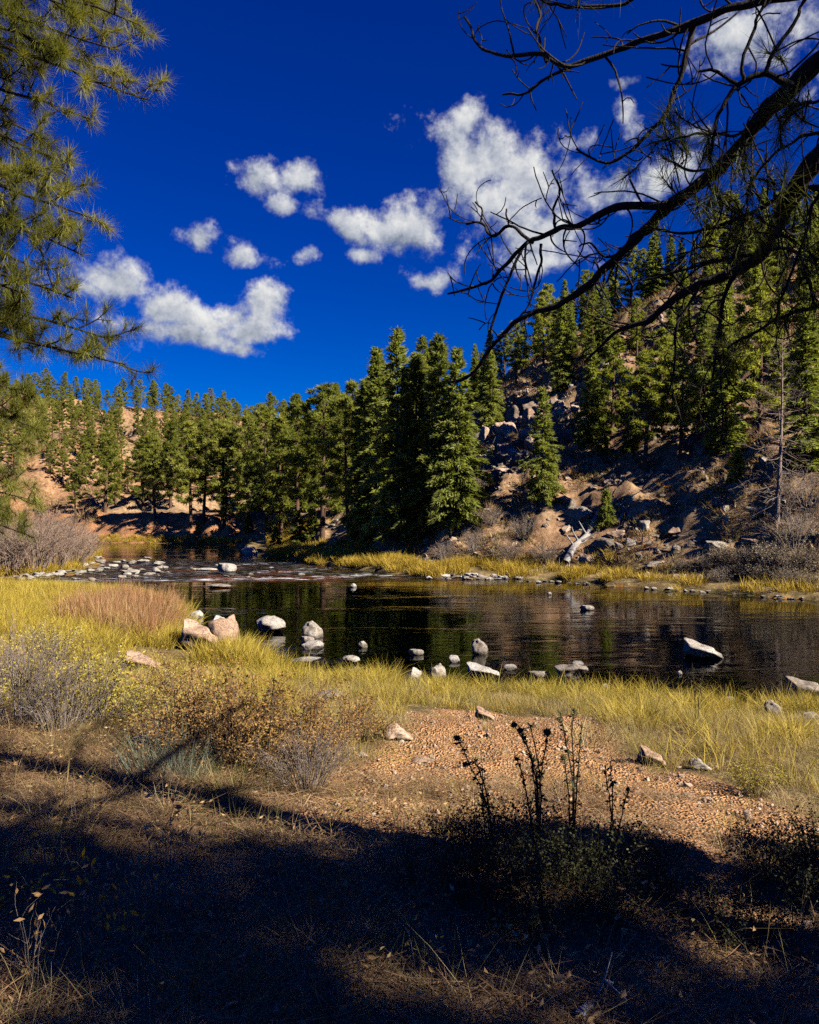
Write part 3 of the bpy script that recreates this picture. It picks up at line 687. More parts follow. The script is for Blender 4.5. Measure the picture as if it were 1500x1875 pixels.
for i, (v, px, pb, pt, lab) in enumerate([
 (0,545,1000,936,'pale young fir on the point in front of the dark grove'),(1,505,1004,966,'smallest young fir at the waterside left of the pale one'),(0,700,955,892,'young fir lit before the dark trunks, left of a pair'),
 (1,736,965,902,'young fir lit before the dark trunks, right of a pair'),(0,772,935,872,'young fir under the second spire of the grove'),(0,1110,962,898,'small bright fir beside the fallen log on the far slope'),
 (1,1350,890,822,'young bright fir left of the bare snag foot'),(0,572,985,930,'young fir behind the pale one on the point'),(1,362,975,955,'tiny fir on the red bank'),(1,455,975,940,'dark young fir at the bend point'),(0,1155,830,760,'young fir between pines of the mid slope'),(1,1105,840,790,'low bushy fir right of the lone slope fir')]):
    p = at(px, pb); tree('s', v, p, (pb-pt)*p[1]/F, lab, None, i*2.1, 1.0)
def fill(n, xr, yr, mind, taken, ok, seed):
    """trees set out evenly over the part of a hillside that is in view"""
    rg = np.random.default_rng(seed); out = []; arr = np.array(taken).reshape(-1, 2)
    m = n*18; u = (rg.uniform(*xr, m)-CX)/F; v = (CY-rg.uniform(*yr, m))/F
    Y = np.linspace(40, 235, 330); hit = np.full(m, np.nan)
    hx = np.linspace((xr[0]-CX)/F, (xr[1]-CX)/F, 220); HG = H(hx[:, None]*Y[None], np.broadcast_to(Y, (220, 330)))
    row = np.clip(np.searchsorted(hx, u), 0, 219)
    for k in range(m):
        below = CAM[2]+v[k]*Y < HG[row[k]]
        if below.any(): hit[k] = Y[np.argmax(below)]+rg.uniform(-.3, .3)
    g = ~np.isnan(hit); u, v, hit = u[g], v[g], hit[g]; x = u*hit; h, ins, dN, dB, dE, dF = land(x, hit)
    for a, b, z, i_, px, py in zip(x, hit, h, ins, CX+F*u, CY-F*(h-CAM[2])/hit):
        if i_ or not ok(px, py, a, b, rg): continue
        if (np.hypot(arr[:, 0]-a, (arr[:, 1]-b)*.6) < mind*rg.uniform(.7, 1.3)).any(): continue
        out.append((a, b, z)); arr = np.vstack([arr, [a, b]])
        if len(out) >= n: break
    return out
def left_ok(px, py, x, y, rg):
    if abs(px-232-.25*(py-800)) < 17 and 775 < py < 880: return False
    if px < 110 and 872 < py < 905: return False
    if py > 918 or (py > 905 and px < 330): return False
    return float(fbm(x*.06, y*.06, 9, 3, 77)) < (.72 if px > 170 else 1.2)
def right_ok(px, py, x, y, rg):
    if 862 < px < 1075 and py > 735+.5*max(930-px, 0): return False
    if 1060 < px < 1190 and py > 690 and rg.uniform() < .75: return False
    if py > 850 or (px > 1120 and py > 805 and rg.uniform() < .6): return False
    return float(fbm(x*.10, y*.10, 3, 3, 78)) < .75
GL = 'pines on the far left hillside'
rg = np.random.default_rng(8)
def ridge(n, xr, back, seed):
    """trees standing along the crest"""
    rg = np.random.default_rng(seed); out = []; Y = np.linspace(45, 260, 500)
    for px in np.linspace(*xr, n)+rg.normal(size=n)*6:
        u = (px-CX)/F; h = H(u*Y, Y); i = int(np.argmax((h-CAM[2])/Y)); y = Y[i]+rg.uniform(-3, back); out.append((u*y, y, Hs(u*y, y)))
    return out
LEFT = fill(205, (-15, 665), (738, 915), 1.8, KEY_P, left_ok, 21)+ridge(46, (-10, 670), 6, 24)
for i, (x, y, z) in enumerate(LEFT):
    tree('p', int(rg.integers(0, 6)), (x, y, z), rg.uniform(4.2, 7.2), 'one of the many pines crowding the sunny hillside beyond the bend', GL, rg.uniform(0, 6), rg.uniform(.9, 1.25))
RIGHT = fill(90, (862, 1525), (480, 850), 2.5, KEY_P, right_ok, 22)+ridge(34, (880, 1525), 4, 25)
for i, (x, y, z) in enumerate(RIGHT):
    if rg.uniform() < .30: tree('p', int(rg.integers(0, 6)), (x, y, z), rg.uniform(4.4, 7.0), 'one of the many pines covering the steep slope across the river', 'pines on the far right hillside', rg.uniform(0, 6), rg.uniform(.95, 1.25))
    else: tree('f', int(rg.integers(0, 4)), (x, y, z), rg.uniform(3.8, 6.8), 'one of the many firs covering the steep slope across the river', 'firs on the far right hillside', rg.uniform(0, 6), rg.uniform(.8, 1.1))
def poisson(n, gen, mind, taken, seed):
    rg = np.random.default_rng(seed); out = []; arr = np.array(taken).reshape(-1, 2); cand = gen(rg, n*14); h, ins = land(cand[:, 0], cand[:, 1])[:2]
    for (x, y), z, i_ in zip(cand, h, ins):
        if i_ or (np.hypot(arr[:, 0]-x, arr[:, 1]-y) < mind*rg.uniform(.7, 1.3)).any(): continue
        out.append((x, y, z)); arr = np.vstack([arr, [x, y]])
        if len(out) >= n: break
    return out
# the wood behind the grove
def mid_gen(rg, n):
    y = rg.uniform(72, 125, n); x = rg.uniform(-.19, .05, n)*y; return np.stack([x, y], 1)
for (x, y, z) in poisson(34, mid_gen, 3.6, KEY_P, 23):
    tree('p' if rg.uniform() < .5 else 'f', int(rg.integers(0, 4)), (x, y, z), rg.uniform(8, 12), 'tree in the shaded wood behind the fir grove', 'trees behind the fir grove', rg.uniform(0, 6), 1.15)

# bare snag
def snag(px, pb, pt):
    p = at(px, pb); h = (pb-pt)*p[1]/F; rg = np.random.default_rng(31); T = Geo(); B = Geo()
    zz = np.linspace(0, h, 10); P = np.stack([.03*h*np.sin(zz/h*2), 0*zz, zz], 1); P[0, 2] = -.3; T.add(*tube(P, .013*h*(1-zz/h*.94)+.006, 7))
    for i in range(85):
        t = .10+.88*((i+.5)/85); az = i*2.399+rg.normal()*.4; L = h*.24*(1-t)**.6*rg.uniform(.5, 1.15)+.1; e = R(-18+50*t+rg.normal()*12)
        d = np.array([math.cos(az)*math.cos(e), math.sin(az)*math.cos(e), math.sin(e)]); b = np.array([.03*h*math.sin(t*2), 0, t*h]); s = np.linspace(0, 1, 5)
        pts = b+d*L*s[:, None]+np.array([0, 0, -.10*L])*np.sin(s*3)[:, None]+rg.normal(size=(5, 3))*.03*L; pts[0] = b
        B.add(*tube(pts, np.linspace(.022, .006, 5), 4))
        for k in range(7):
            q = rg.uniform(.25, 1); bb = pts[0]+(pts[-1]-pts[0])*q; dd = norm(d+rg.normal(size=3)*.7); l2 = rg.uniform(.12, .4)*L+.08
            B.add(*tube(np.stack([bb, bb+dd*l2*.5+rg.normal(size=3)*.03, bb+dd*l2]), [.009, .006, .003], 3))
    e = empty('snag', p); obj('trunk', T.mesh('trunk', BARK_SNAG, True), e); obj('dead_branches', B.mesh('dead_branches', BARK_SNAG, True), e)
    tag(e, 'bare dead conifer with reddish twigs at the right of the far slope', 'dead tree')
snag(1422, 965, 612)
def log_between(a, b, r, name, label, mat, stubs=6, seed=1, root=False):
    """a fallen trunk lying on the ground from one pixel to another"""
    pa, pb = at(*a), at(*b); rg = np.random.default_rng(seed); n = 9; s = np.linspace(0, 1, n)[:, None]
    P = pa+(pb-pa)*s; P[:, 2] = np.maximum(H(P[:, 0], P[:, 1])+r*.6, P[:, 2]*0+0.0); P[:, 2] += .3*r*np.sin(s[:, 0]*5)
    e = empty(name, P[0]); G = Geo(); G.add(*tube(P-P[0], r*(1-.5*s[:, 0])*(1+.08*rg.normal(size=n)), 9)); obj('log', G.mesh('log', mat, True), e)
    for k in range(stubs):
        i = int(rg.integers(2, n)); d = norm(np.array([rg.normal(), -abs(rg.normal())*.6, abs(rg.normal())+.2])); L = rg.uniform(.4, 1.4)*min(1, r/.1); Q = Geo()
        m = np.linspace(0, 1, 4)[:, None]; Q.add(*tube(P[i]-P[0]+d*L*m+rg.normal(size=(4, 3))*.05*m, np.linspace(r*.35, r*.1, 4), 5)); obj('branch_stub', Q.mesh('branch_stub', mat, True), e)
    tag(e, label, 'log')
log_between((1036,1035), (1098,935), .22, 'fallen_log', 'bleached fallen log lying up the far slope beside the bright fir', BARK_GREY, 6, 2)
log_between((885,842), (935,790), .13, 'fallen_log', 'thin grey deadfall leaning across the crag', BARK_GREY, 4, 3)
log_between((1370,935), (1450,905), .10, 'fallen_branch', 'tangle-ended grey branch lying under the bare snag', BARK_GREY, 9, 4)
log_between((1130,960), (1165,905), .10, 'fallen_log', 'short grey log in shade above the small bright fir', BARK_GREY, 3, 5)

# ---------------------------------------------------------------- the two pines by the camera
def tuft(c, d, n, rg, L=.15, w=.0040, spread=1.0, back=.10):
    """a brush of needles round a twig end"""
    v = norm(d*rg.uniform(.15, 1.1, (n, 1))+rg.normal(size=(n, 3))*.62*spread)
    b = c-d*rg.uniform(0, back, (n, 1))
    return blades(b, v, rg.uniform(.65, 1.15, n)*L, w, rg.uniform(-.12, .12, n), rg, 2)
def limb_curve(A, B, sag, rg, n=12, jit=.02):
    s = np.linspace(0, 1, n)[:, None]; L = np.linalg.norm(B-A); P = A+(B-A)*s
    P[:, 2] += sag*L*np.sin(s[:, 0]*math.pi); j = rg.normal(size=(n, 3))*jit*L; j = np.cumsum(j, 0)*.35; j -= j[-1]*s
    return P+j
def needle_limb(parent, A, B, rg, r0=.035, twigs=12, tufts=3, needles=70, mat=None, bark=None, start=.3, tl=.16, name='limb', tw=.5, dens_start=.35):
    P = limb_curve(A, B, .06, rg); n = len(P); G = Geo(); G.add(*tube(P, np.linspace(r0, .006, n), 7))
    Tg = Geo(); Nd = Geo(); L = np.linalg.norm(B-A); T = norm(np.gradient(P, axis=0))
    for k in range(twigs):
        q = start+(1-start)*(k+rg.uniform(.1, .9))/twigs; f = q*(n-1); i = min(int(f), n-2); b = P[i]+(P[i+1]-P[i])*(f-i)
        d = norm(T[i]*.8+norm(rg.normal(size=3)*np.array([1, 1, .75]))*.9+np.array([0, 0, .15])); l = rg.uniform(.35, 1)*tw*(1.25-q*.6)
        m = 6; s = np.linspace(0, 1, m)[:, None]; Q = b+d*l*s+np.array([0, 0, .22*l])*(s**2)+np.cumsum(rg.normal(size=(m, 3))*.025*l, 0)*s
        Tg.add(*tube(Q, np.linspace(.009, .004, m), 4))
        for j in range(tufts):
            u = 1-j*rg.uniform(.12, .26); ff = max(u, .2)*(m-1); ii_ = min(int(ff), m-2); c = Q[ii_]+(Q[ii_+1]-Q[ii_])*(ff-ii_); dd = norm(Q[ii_+1]-Q[ii_]+rg.normal(size=3)*.06*(j > 0))
            if j:                                     # a side shoot carries the tuft
                dd = norm(dd+norm(rg.normal(size=3))*.8); c2 = c+dd*rg.uniform(.06, .16); Tg.add(*tube(np.stack([c, (c+c2)/2+rg.normal(size=3)*.01, c2]), [.005, .004, .003], 3)); c = c2
            Nd.add(*tuft(c, dd, int(needles*rg.uniform(.7, 1.2)), rg, tl))
    Nd.add(*tuft(P[-1], T[-1], needles, rg, tl))
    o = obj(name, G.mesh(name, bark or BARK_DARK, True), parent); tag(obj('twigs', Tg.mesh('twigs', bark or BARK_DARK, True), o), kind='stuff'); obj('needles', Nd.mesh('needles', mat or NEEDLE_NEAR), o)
    return o
def ray(px, py, d): return np.array([(px-CX)/F*d, d, CAM[2]+(CY-py)/F*d])
def left_pine():
    rg = np.random.default_rng(77); bx, by = -6.1, 7.6; bz = Hs(bx, by); e = empty('pine_tree', (bx, by, bz))
    tag(e, 'tall pine whose sunlit needle boughs frame the left picture edge', 'tree'); O = np.array([bx, by, bz])
    zz = np.linspace(-.4, 11.5, 10); G = Geo(); G.add(*tube(np.stack([.1*np.sin(zz*.5), .1*np.cos(zz*.4)-.1, zz], 1), .24*(1-zz/12.5)+.03, 12)); obj('trunk', G.mesh('trunk', BARK_PINE, True), e)
    ends = [(262,40,7.4),(235,92,8.0),(200,20,8.4),(286,182,7.2),(150,205,7.8),(215,130,8.2),(118,290,7.6),(90,250,8.3),(190,400,7.3),(150,345,8.0),(172,468,7.8),(120,430,8.4),(150,545,7.5),(95,500,8.2),(222,622,7.4),(248,668,7.1),(60,600,7.9),(165,655,7.6),(60,330,7.0),(40,150,7.2),(100,80,7.0),(60,420,7.0),(70,540,6.9),(150,15,7.0),(60,-40,7.4),(200,-60,7.6),
            (75,735,9.4),(92,790,9.7),(40,820,9.2),(84,925,9.5),(70,985,9.3),(30,950,9.0),(20,700,9.3),(60,770,9.8),(50,900,9.8)]
    for i, (px, py, d) in enumerate(ends):
        px -= 20 if py < 700 else 8
        B = ray(px, py, d)-O; lift = rg.uniform(.15, .75) if py < 700 else rg.uniform(.3, .6)
        zt = min(max(B[2]+lift, .8), 11.0); A = np.array([.1*math.sin(zt*.5), .1*math.cos(zt*.4)-.1, zt])
        low = py > 700
        needle_limb(e, A, B, rg, .045 if not low else .028, twigs=(15 if not low else 12), tufts=4, needles=78 if not low else 90, start=.42, tw=.55 if not low else .42, tl=.15)
    # boughs behind and beyond the frame
    for i in range(16):
        a = rg.uniform(1.2, 4.6); z = rg.uniform(3.0, 10.8); L = 2.4*(1.15-z/13)
        A = np.array([0, 0, z]); B = A+np.array([math.cos(a)*L, math.sin(a)*L, -.1*L]); needle_limb(e, A, B, rg, .04, 7, 3, 45, start=.35, tw=.5)
left_pine()

# right-hand pine: crooked, mostly bare lower limbs traced from their silhouettes, each at its own depth
RL = [  # (points), width start, width end, depth at root, depth at tip, twigs, tufts
 ([(1640,-70),(1480,-14),(1375,6),(1270,42),(1200,70),(1130,92),(1045,120),(990,100),(925,102),(880,82),(853,35)],24,4,3.1,4.2,20,0),
 ([(1050,119),(1000,145),(965,167),(922,174)],7,4,3.95,4.3,4,0),
 ([(1270,44),(1255,110),(1237,165),(1215,210),(1180,255),(1135,290),(1100,297),(1057,272)],12,4,3.45,3.7,14,0),
 ([(1000,112),(985,60),(988,25),(970,-20)],6,4,4.0,4.1,4,0),
 ([(1180,-30),(1140,8),(1060,10),(1010,8),(980,-8)],8,4,3.6,3.9,6,1),
 ([(1700,-20),(1590,50),(1500,115),(1440,170),(1395,215),(1360,265),(1315,310),(1275,345),(1220,380),(1190,415),(1150,455),(1100,500),(1050,545),(1000,565),(950,585),(900,635),(865,685),(820,700)],46,4,2.9,4.4,26,0),
 ([(1222,378),(1140,377),(1070,407),(1020,420),(970,445),(920,490),(885,520),(820,539)],17,4,3.55,4.2,16,0),
 ([(975,443),(935,415),(905,430),(880,410),(855,412)],7,4,3.95,4.2,6,0),
 ([(955,455),(925,530),(905,585),(893,632)],6,4,4.0,4.1,7,0),
 ([(990,445),(990,490),(970,550),(950,585)],6,3,3.9,3.8,5,0),
 ([(1018,422),(1015,390),(1024,350),(1010,310)],6,3,3.85,3.7,4,0),
 ([(880,412),(884,385),(872,367)],4,3,4.2,4.15,1,0),
 ([(935,417),(930,400),(928,380)],4,3,4.1,4.1,1,0),
 ([(1450,160),(1400,132),(1355,155),(1325,185),(1310,240),(1300,300)],14,5,3.05,3.2,9,2),
 ([(1350,157),(1315,130),(1282,132)],8,5,3.15,3.2,2,0),
 ([(1360,150),(1365,90),(1390,30),(1402,-15)],7,5,3.1,3.0,5,0),
 ([(1400,132),(1440,60),(1470,10),(1480,-25)],8,5,3.0,2.9,5,0),
 ([(1395,215),(1350,245),(1290,245),(1245,250),(1190,265)],7,3,3.2,3.6,6,4),
 ([(1315,310),(1260,310),(1215,290)],6,4,3.35,3.6,5,5),
 ([(1290,335),(1350,390),(1400,430)],6,3,3.3,3.0,6,4),
 ([(1720,120),(1600,210),(1500,290),(1460,340),(1425,405),(1395,465),(1350,495),(1280,525),(1230,550),(1185,590),(1130,610),(1070,665)],58,4,2.8,4.0,18,0),
 ([(1462,342),(1400,375),(1315,415),(1250,425),(1195,420)],11,4,3.0,3.5,10,3),
 ([(1350,495),(1322,560),(1312,640),(1302,690)],10,4,3.2,3.3,8,0),
 ([(1400,460),(1450,455),(1475,500),(1490,560)],9,4,3.0,2.8,8,6),
 ([(1395,465),(1300,480),(1240,500),(1180,510)],8,4,3.1,3.6,9,0),
 ([(1280,525),(1240,600),(1235,680),(1220,720)],7,3,3.3,3.5,7,0),
 ([(1620,500),(1500,556),(1440,578),(1380,610),(1330,640)],12,4,2.7,3.2,9,4),
 ([(1620,230),(1500,240),(1450,262),(1390,310),(1365,370)],9,4,2.7,3.1,10,6),
 ([(1600,110),(1500,180),(1470,190),(1430,215)],8,4,2.6,2.9,7,7),
 ([(1600,330),(1500,350),(1480,420),(1440,520),(1420,580)],9,4,2.6,2.9,9,6),
 ([(1150,455),(1110,470),(1080,445),(1060,450)],6,3,3.8,3.9,4,0),
 ([(1190,415),(1160,430),(1130,480),(1100,530)],6,3,3.7,3.9,5,0)]
def right_pine():
    rg = np.random.default_rng(99); bx, by = 4.68, 2.02; bz = Hs(bx, by); e = empty('pine_tree', (bx, by, bz)); O = np.array([bx, by, bz])
    tag(e, 'near pine whose black crooked limbs reach in from the upper right', 'tree')
    zz = np.linspace(-.4, 10.0, 12); G = Geo(); G.add(*tube(np.stack([.15*np.sin(zz*.4), .1*np.sin(zz*.3), zz], 1), .30*(1-zz/10.5)+.03, 14)); obj('trunk', G.mesh('trunk', BARK_PINE, True), e)
    for pts, w0, w1, d0, d1, ntw, ntf in RL:
        m = len(pts); dd = np.linspace(d0, d1, m); P = np.array([ray(px, py, d) for (px, py), d in zip(pts, dd)])-O
        if pts[0][0] > 1550: P = np.concatenate([[np.array([.05, .05, P[0, 2]*.75+.8])], [P[0]*np.array([.5, .5, 0])+np.array([rg.normal()*.15, rg.normal()*.15, P[0, 2]*.8+.75+rg.normal()*.12])], P])
        P = spline(P, 7); n = len(P); u = np.linspace(0, 1, n); P += np.stack([vnoise(u*n*.35+k*9, P[:, 0]*3, k, 5) for k in range(3)], 1)*.008
        r = (w0+(w1-w0)*u**.75)/2/F*np.interp(u, [0, 1], [d0, d1])*(1+.12*vnoise(u*n*.6, P[:, 1]*4, 3, 8))
        G = Geo(); G.add(*tube(P, r, 9)); o = obj('limb', G.mesh('limb', BARK_DARK, True), e)
        Tg = Geo(); Nd = Geo(); T = norm(np.gradient(P, axis=0))
        for k in range(int(ntw*1.15)):
            i = int(rg.uniform(.22 if w0 > 20 else .08, .97)*(n-1)); b = P[i]; L = rg.uniform(.10, .36)*rg.uniform(.6, 1.1)
            up = rg.uniform() < .45; d = norm(T[i]*rg.uniform(.1, .9)+norm(rg.normal(size=3)*np.array([1, .6, 1]))*.9)
            q = 10; s = np.linspace(0, 1, q)[:, None]; curl = norm(np.array([-.5, 0, 1.0])+rg.normal(size=3)*.6)*rg.uniform(.5, 1.15)*L*(1 if up else -.5)
            Q = [b]; dd_ = d; cv = norm(curl)*rg.uniform(.12, .38)+rg.normal(size=3)*.05
            for _ in range(q-1): Q.append(Q[-1]+dd_*L*1.15/(q-1)); dd_ = norm(dd_+cv+rg.normal(size=3)*.10)
            Q = np.array(Q)
            r0 = min(.0065, r[i]*.6)*rg.uniform(.55, 1); Tg.add(*tube(Q, np.linspace(r0, .0028, q), 5))
            for _ in range(int(rg.integers(0, 3))):
                j = int(rg.integers(2, q-1)); d2 = norm(Q[j]-Q[j-1]+rg.normal(size=3)*.7*np.linalg.norm(1.0)); l2 = rg.uniform(.03, .13); s2 = np.linspace(0, 1, 4)[:, None]
                Tg.add(*tube(Q[j]+d2*l2*s2+curl*.25*s2**2, np.linspace(.0034, .002, 4), 4))
            if k < ntf*1.1: Nd.add(*tuft(Q[-1], norm(Q[-1]-Q[-3]), int(rg.integers(60, 100)), rg, .135, .0030))
        if ntf: Nd.add(*tuft(P[-1], T[-1], 80, rg, .135, .0030))
        if Tg.n: tag(obj('twigs', Tg.mesh('twigs', BARK_DARK, True), o), kind='stuff')
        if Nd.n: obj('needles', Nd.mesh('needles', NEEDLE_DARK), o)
    # crown overhead, outside the picture
    for i in range(34):
        t = (i+.5)/34; z = 4.9+4.9*t; a = i*2.399+rg.normal()*.3; L = 3.0*(1-t)**.6*rg.uniform(.7, 1.15)+.4
        A = np.array([.15*math.sin(z*.4), .1*math.sin(z*.3), z]); B = A+np.array([math.cos(a)*L, math.sin(a)*L, (.15*t+.02)*L])
        W_ = A+O+(B-A)*np.linspace(.2, 1.15, 8)[:, None]; W_ = W_[W_[:, 1] > .3]
        if len(W_):
            px, py = pix(W_)
            if ((px > -150) & (px < 1720) & (py > -300)).any(): continue
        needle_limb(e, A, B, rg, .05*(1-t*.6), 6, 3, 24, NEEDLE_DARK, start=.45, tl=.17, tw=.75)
right_pine()
# pines behind the camera that shade the bank
for (x, y, v, h, w, lab) in [(8.8,-2.4,3,11,.85,'pine on the near bank just outside the frame to the right'),(13,-4.2,0,12,1.0,'pine on the near bank farther out of frame'),(5.6,-4.8,1,12,1.0,'pine on the near bank behind the camera'),(9.5,-8.5,5,15,1.0,'pine on the near bank far behind the camera'),(5.2,-1.6,3,10,.75,'pine on the near bank at the right shoulder of the camera'),(8.4,.8,5,6.4,.95,'pine on the near bank level with the camera, outside the frame'),(16,-9.5,2,15,1.1,'pine farthest behind on the near bank')]:
    tree('p', v, (x, y, Hs(x, y)), h, lab, None, x, w)

# ---------------------------------------------------------------- ground cover and plants
GRASS_Y = foliage_mat('grass_yellow', [(.26, .19, .022), (.50, .37, .05), (.72, .56, .14)], .4, nscale=1.2, tmul=(1.1, 1.0, .6))
GRASS_S = foliage_mat('grass_straw', [(.22, .155, .055), (.42, .32, .12), (.60, .49, .23)], .3, nscale=1.2, tmul=(1.1, 1, .8))
GRASS_G = foliage_mat('grass_green', [(.07, .085, .018), (.17, .17, .04), (.32, .28, .08)], .35, nscale=1.2, tmul=(1.1, 1.0, .6))
GRASS_B = foliage_mat('grass_bluish', [(.10, .125, .095), (.19, .22, .15), (.34, .35, .22)], .3, nscale=1.2, tmul=(1, 1, .8))
GRASS_FAR = foliage_mat('grass_far', [(.22, .15, .018), (.46, .31, .035), (.66, .46, .09)], .3, nscale=.6, tmul=(1.1, 1.0, .6))
REED = foliage_mat('reed_rust', [(.20, .085, .035), (.36, .17, .075), (.50, .31, .16)], .3, nscale=.8, tmul=(1.1, .9, .7))
LITTER = foliage_mat('needle_litter', [(.13, .07, .03), (.26, .155, .075), (.46, .31, .17)], .1, nscale=2, tmul=(1, 1, 1))
LEAF_BR = foliage_mat('leaf_russet', [(.18, .09, .03), (.40, .23, .07), (.58, .42, .14)], .3, nscale=2, tmul=(1.2, 1, .7))
LEAF_YG = foliage_mat('leaf_yellow_green', [(.24, .19, .025), (.46, .37, .05), (.64, .52, .11)], .35, nscale=2, tmul=(1.1, 1, .6))
LEAF_YEL = foliage_mat('leaf_golden', [(.38, .23, .02), (.55, .38, .04), (.62, .48, .12)], .4, nscale=2, tmul=(1.1, 1, .5))
LEAF_DRY = foliage_mat('leaf_dry', [(.28, .15, .06), (.45, .27, .12), (.62, .46, .26)], .3, nscale=2, tmul=(1.1, 1, .7))
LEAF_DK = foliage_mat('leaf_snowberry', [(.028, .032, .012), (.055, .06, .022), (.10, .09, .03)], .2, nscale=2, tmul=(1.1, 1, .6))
LEAF_PALE = foliage_mat('leaf_sage', [(.10, .075, .04), (.22, .165, .095), (.42, .34, .22)], .2, nscale=1, tmul=(1, 1, .9))
STEM = bark_mat('stem_brown', (.09, .055, .035), (.22, .15, .10), 20)
STEM_GREY = bark_mat('stem_grey', (.14, .11, .09), (.34, .27, .22), 20)
STEM_DK = bark_mat('stem_dark', (.02, .015, .011), (.06, .042, .03), 30)
WILLOW = bark_mat('willow_twig', (.17, .105, .07), (.38, .27, .20), 10)
WOOD_GREY = bark_mat('weathered_wood', (.22, .22, .23), (.50, .49, .48), 14)

def clump(seed, n, h, rad, w, bend=.35, lean=.35, seg=3):
    rg = np.random.default_rng(seed); a = rg.uniform(0, 6.283, n); r = rad*np.sqrt(rg.uniform(0, 1, n))
    b = np.stack([np.cos(a)*r, np.sin(a)*r, 0*a-.03], 1)
    d = norm(np.stack([np.cos(a)*r/rad*lean+rg.normal(size=n)*.18, np.sin(a)*r/rad*lean+rg.normal(size=n)*.18, 0*a+1], 1))
    return blades(b, d, h*rg.uniform(.5, 1.1, n), w*rg.uniform(.7, 1.2, n), rg.uniform(.05, bend, n), rg, seg)
def src(name, V, Fc, mat): return obj(name, mesh(name, V, Fc, mat), link=False)
def scatter(name, pts, rotz, scl, sources, label, cat, tilt=None, seed=1):
    """uncountable ground cover: one object; the clumps are set out on its points"""
    n = len(pts); rg = np.random.default_rng(seed); me = bpy.data.meshes.new(name); me.vertices.add(n); me.vertices.foreach_set('co', np.asarray(pts, np.float32).ravel())
    a = me.attributes.new('rot', 'FLOAT_VECTOR', 'POINT'); t2 = rg.normal(size=(n, 2))*(.12 if tilt is None else tilt)
    a.data.foreach_set('vector', np.stack([t2[:, 0], t2[:, 1], rotz], 1).astype(np.float32).ravel())
    a = me.attributes.new('scl', 'FLOAT', 'POINT'); a.data.foreach_set('value', np.asarray(scl, np.float32))
    a = me.attributes.new('pick', 'INT', 'POINT'); a.data.foreach_set('value', rg.integers(0, len(sources), n).astype(np.int32))
    o = obj(name, me); ng = bpy.data.node_groups.new(name, 'GeometryNodeTree')
    ng.interface.new_socket('Geometry', in_out='INPUT', socket_type='NodeSocketGeometry'); ng.interface.new_socket('Geometry', in_out='OUTPUT', socket_type='NodeSocketGeometry')
    N, Lk = ng.nodes, ng.links; gi, go = N.new('NodeGroupInput'), N.new('NodeGroupOutput'); ip = N.new('GeometryNodeInstanceOnPoints'); jn = N.new('GeometryNodeJoinGeometry')
    m2p = N.new('GeometryNodeMeshToPoints'); Lk.new(gi.outputs[0], m2p.inputs[0])
    for s in sources:
        oi = N.new('GeometryNodeObjectInfo'); oi.inputs[0].default_value = s; oi.inputs['As Instance'].default_value = True; Lk.new(oi.outputs['Geometry'], jn.inputs[0])
    def na(nm, ty): q = N.new('GeometryNodeInputNamedAttribute'); q.data_type = ty; q.inputs[0].default_value = nm; return q.outputs[0]
    Lk.new(m2p.outputs[0], ip.inputs['Points']); Lk.new(jn.outputs[0], ip.inputs['Instance']); ip.inputs['Pick Instance'].default_value = True
    Lk.new(na('pick', 'INT'), ip.inputs['Instance Index']); Lk.new(na('rot', 'FLOAT_VECTOR'), ip.inputs['Rotation']); Lk.new(na('scl', 'FLOAT'), ip.inputs['Scale'])
    Lk.new(ip.outputs[0], go.inputs[0]); md = o.modifiers.new('scatter', 'NODES'); md.node_group = ng
    tag(o, label, cat, kind='stuff'); return o
def cover(n, xr, yr, weight, seed):
    """random ground points kept with the probability that weight() gives"""
    rg = np.random.default_rng(seed); x = rg.uniform(*xr, n); y = rg.uniform(*yr, n)
    vis = (np.abs(x) < .56*y+1.2); x, y = x[vis], y[vis]; L = land(x, y); k = rg.uniform(size=len(x)) < weight(x, y, *L)
    return np.stack([x, y, L[0]], 1)[k], rg
def pts_scatter(name, P, rg, s0, s1, sources, label, cat, **kw):
    return scatter(name, P, rg.uniform(0, 6.283, len(P)), rg.uniform(s0, s1, len(P)), sources, label, cat, **kw)

# tall yellow grass of the near bank
YG = [src('blade_clump', *clump(s, 26, .48, .12, .0095, .75, .5), GRASS_Y) for s in (1, 2, 3, 4)]+[src('blade_clump', *clump(9, 26, .40, .13, .0075, .5), GRASS_G)]
def near_w(x, y, h, ins, dN, dB, dE, dF):
    nb = (~ins) & (dN < dF) & (dN < dB+3) & (dN > .02)
    g = gravel_mask(x, y); sh = sstep(5.9, 7.0, shade_coord(x, y)+.6*vnoise(x*.8, y*.8, 2, 101))
    patch = .35+.65*sstep(-.35, .25, fbm(x*.5, y*.5, 1, 3, 102)+.35*(dN < 3.5))
    back = np.where(x > -1.2, sstep(7.5, 5.0, dN), 1.0)
    r = nb*(1-g)*sh*patch*back
    r = r*np.where(y < 20, sstep(-.30, .15, vnoise(x*2.1, y*2.1, 0, 5)+.25*sstep(1.6, .4, dN)), 1)
    for kx, ky, kr, kd in KEEP:
        if kd < 34: r = r*(np.hypot((x-kx), (y-ky)*.42) > kr)
    return r
P, rg = cover(62000, (-22, 12), (6, 36), near_w, 111)
near = P[:, 1] < 20
P = P[near]; scatter('bank_grass', P, rg.uniform(0, 6.283, len(P)), rg.uniform(.55, 1.1, len(P))*(.78+.5*vnoise(P[:, 0]*2.1, P[:, 1]*2.1, 0, 5)), YG, 'tall yellow grass along the near river bank', 'grass')
rg = np.random.default_rng(4); P2, rg2 = cover(26000, (-22, 2), (17, 36), near_w, 112)
YF = [src('blade_clump', *clump(s, 40, .5, .25, .014, .5), GRASS_Y) for s in (11, 12, 13)]
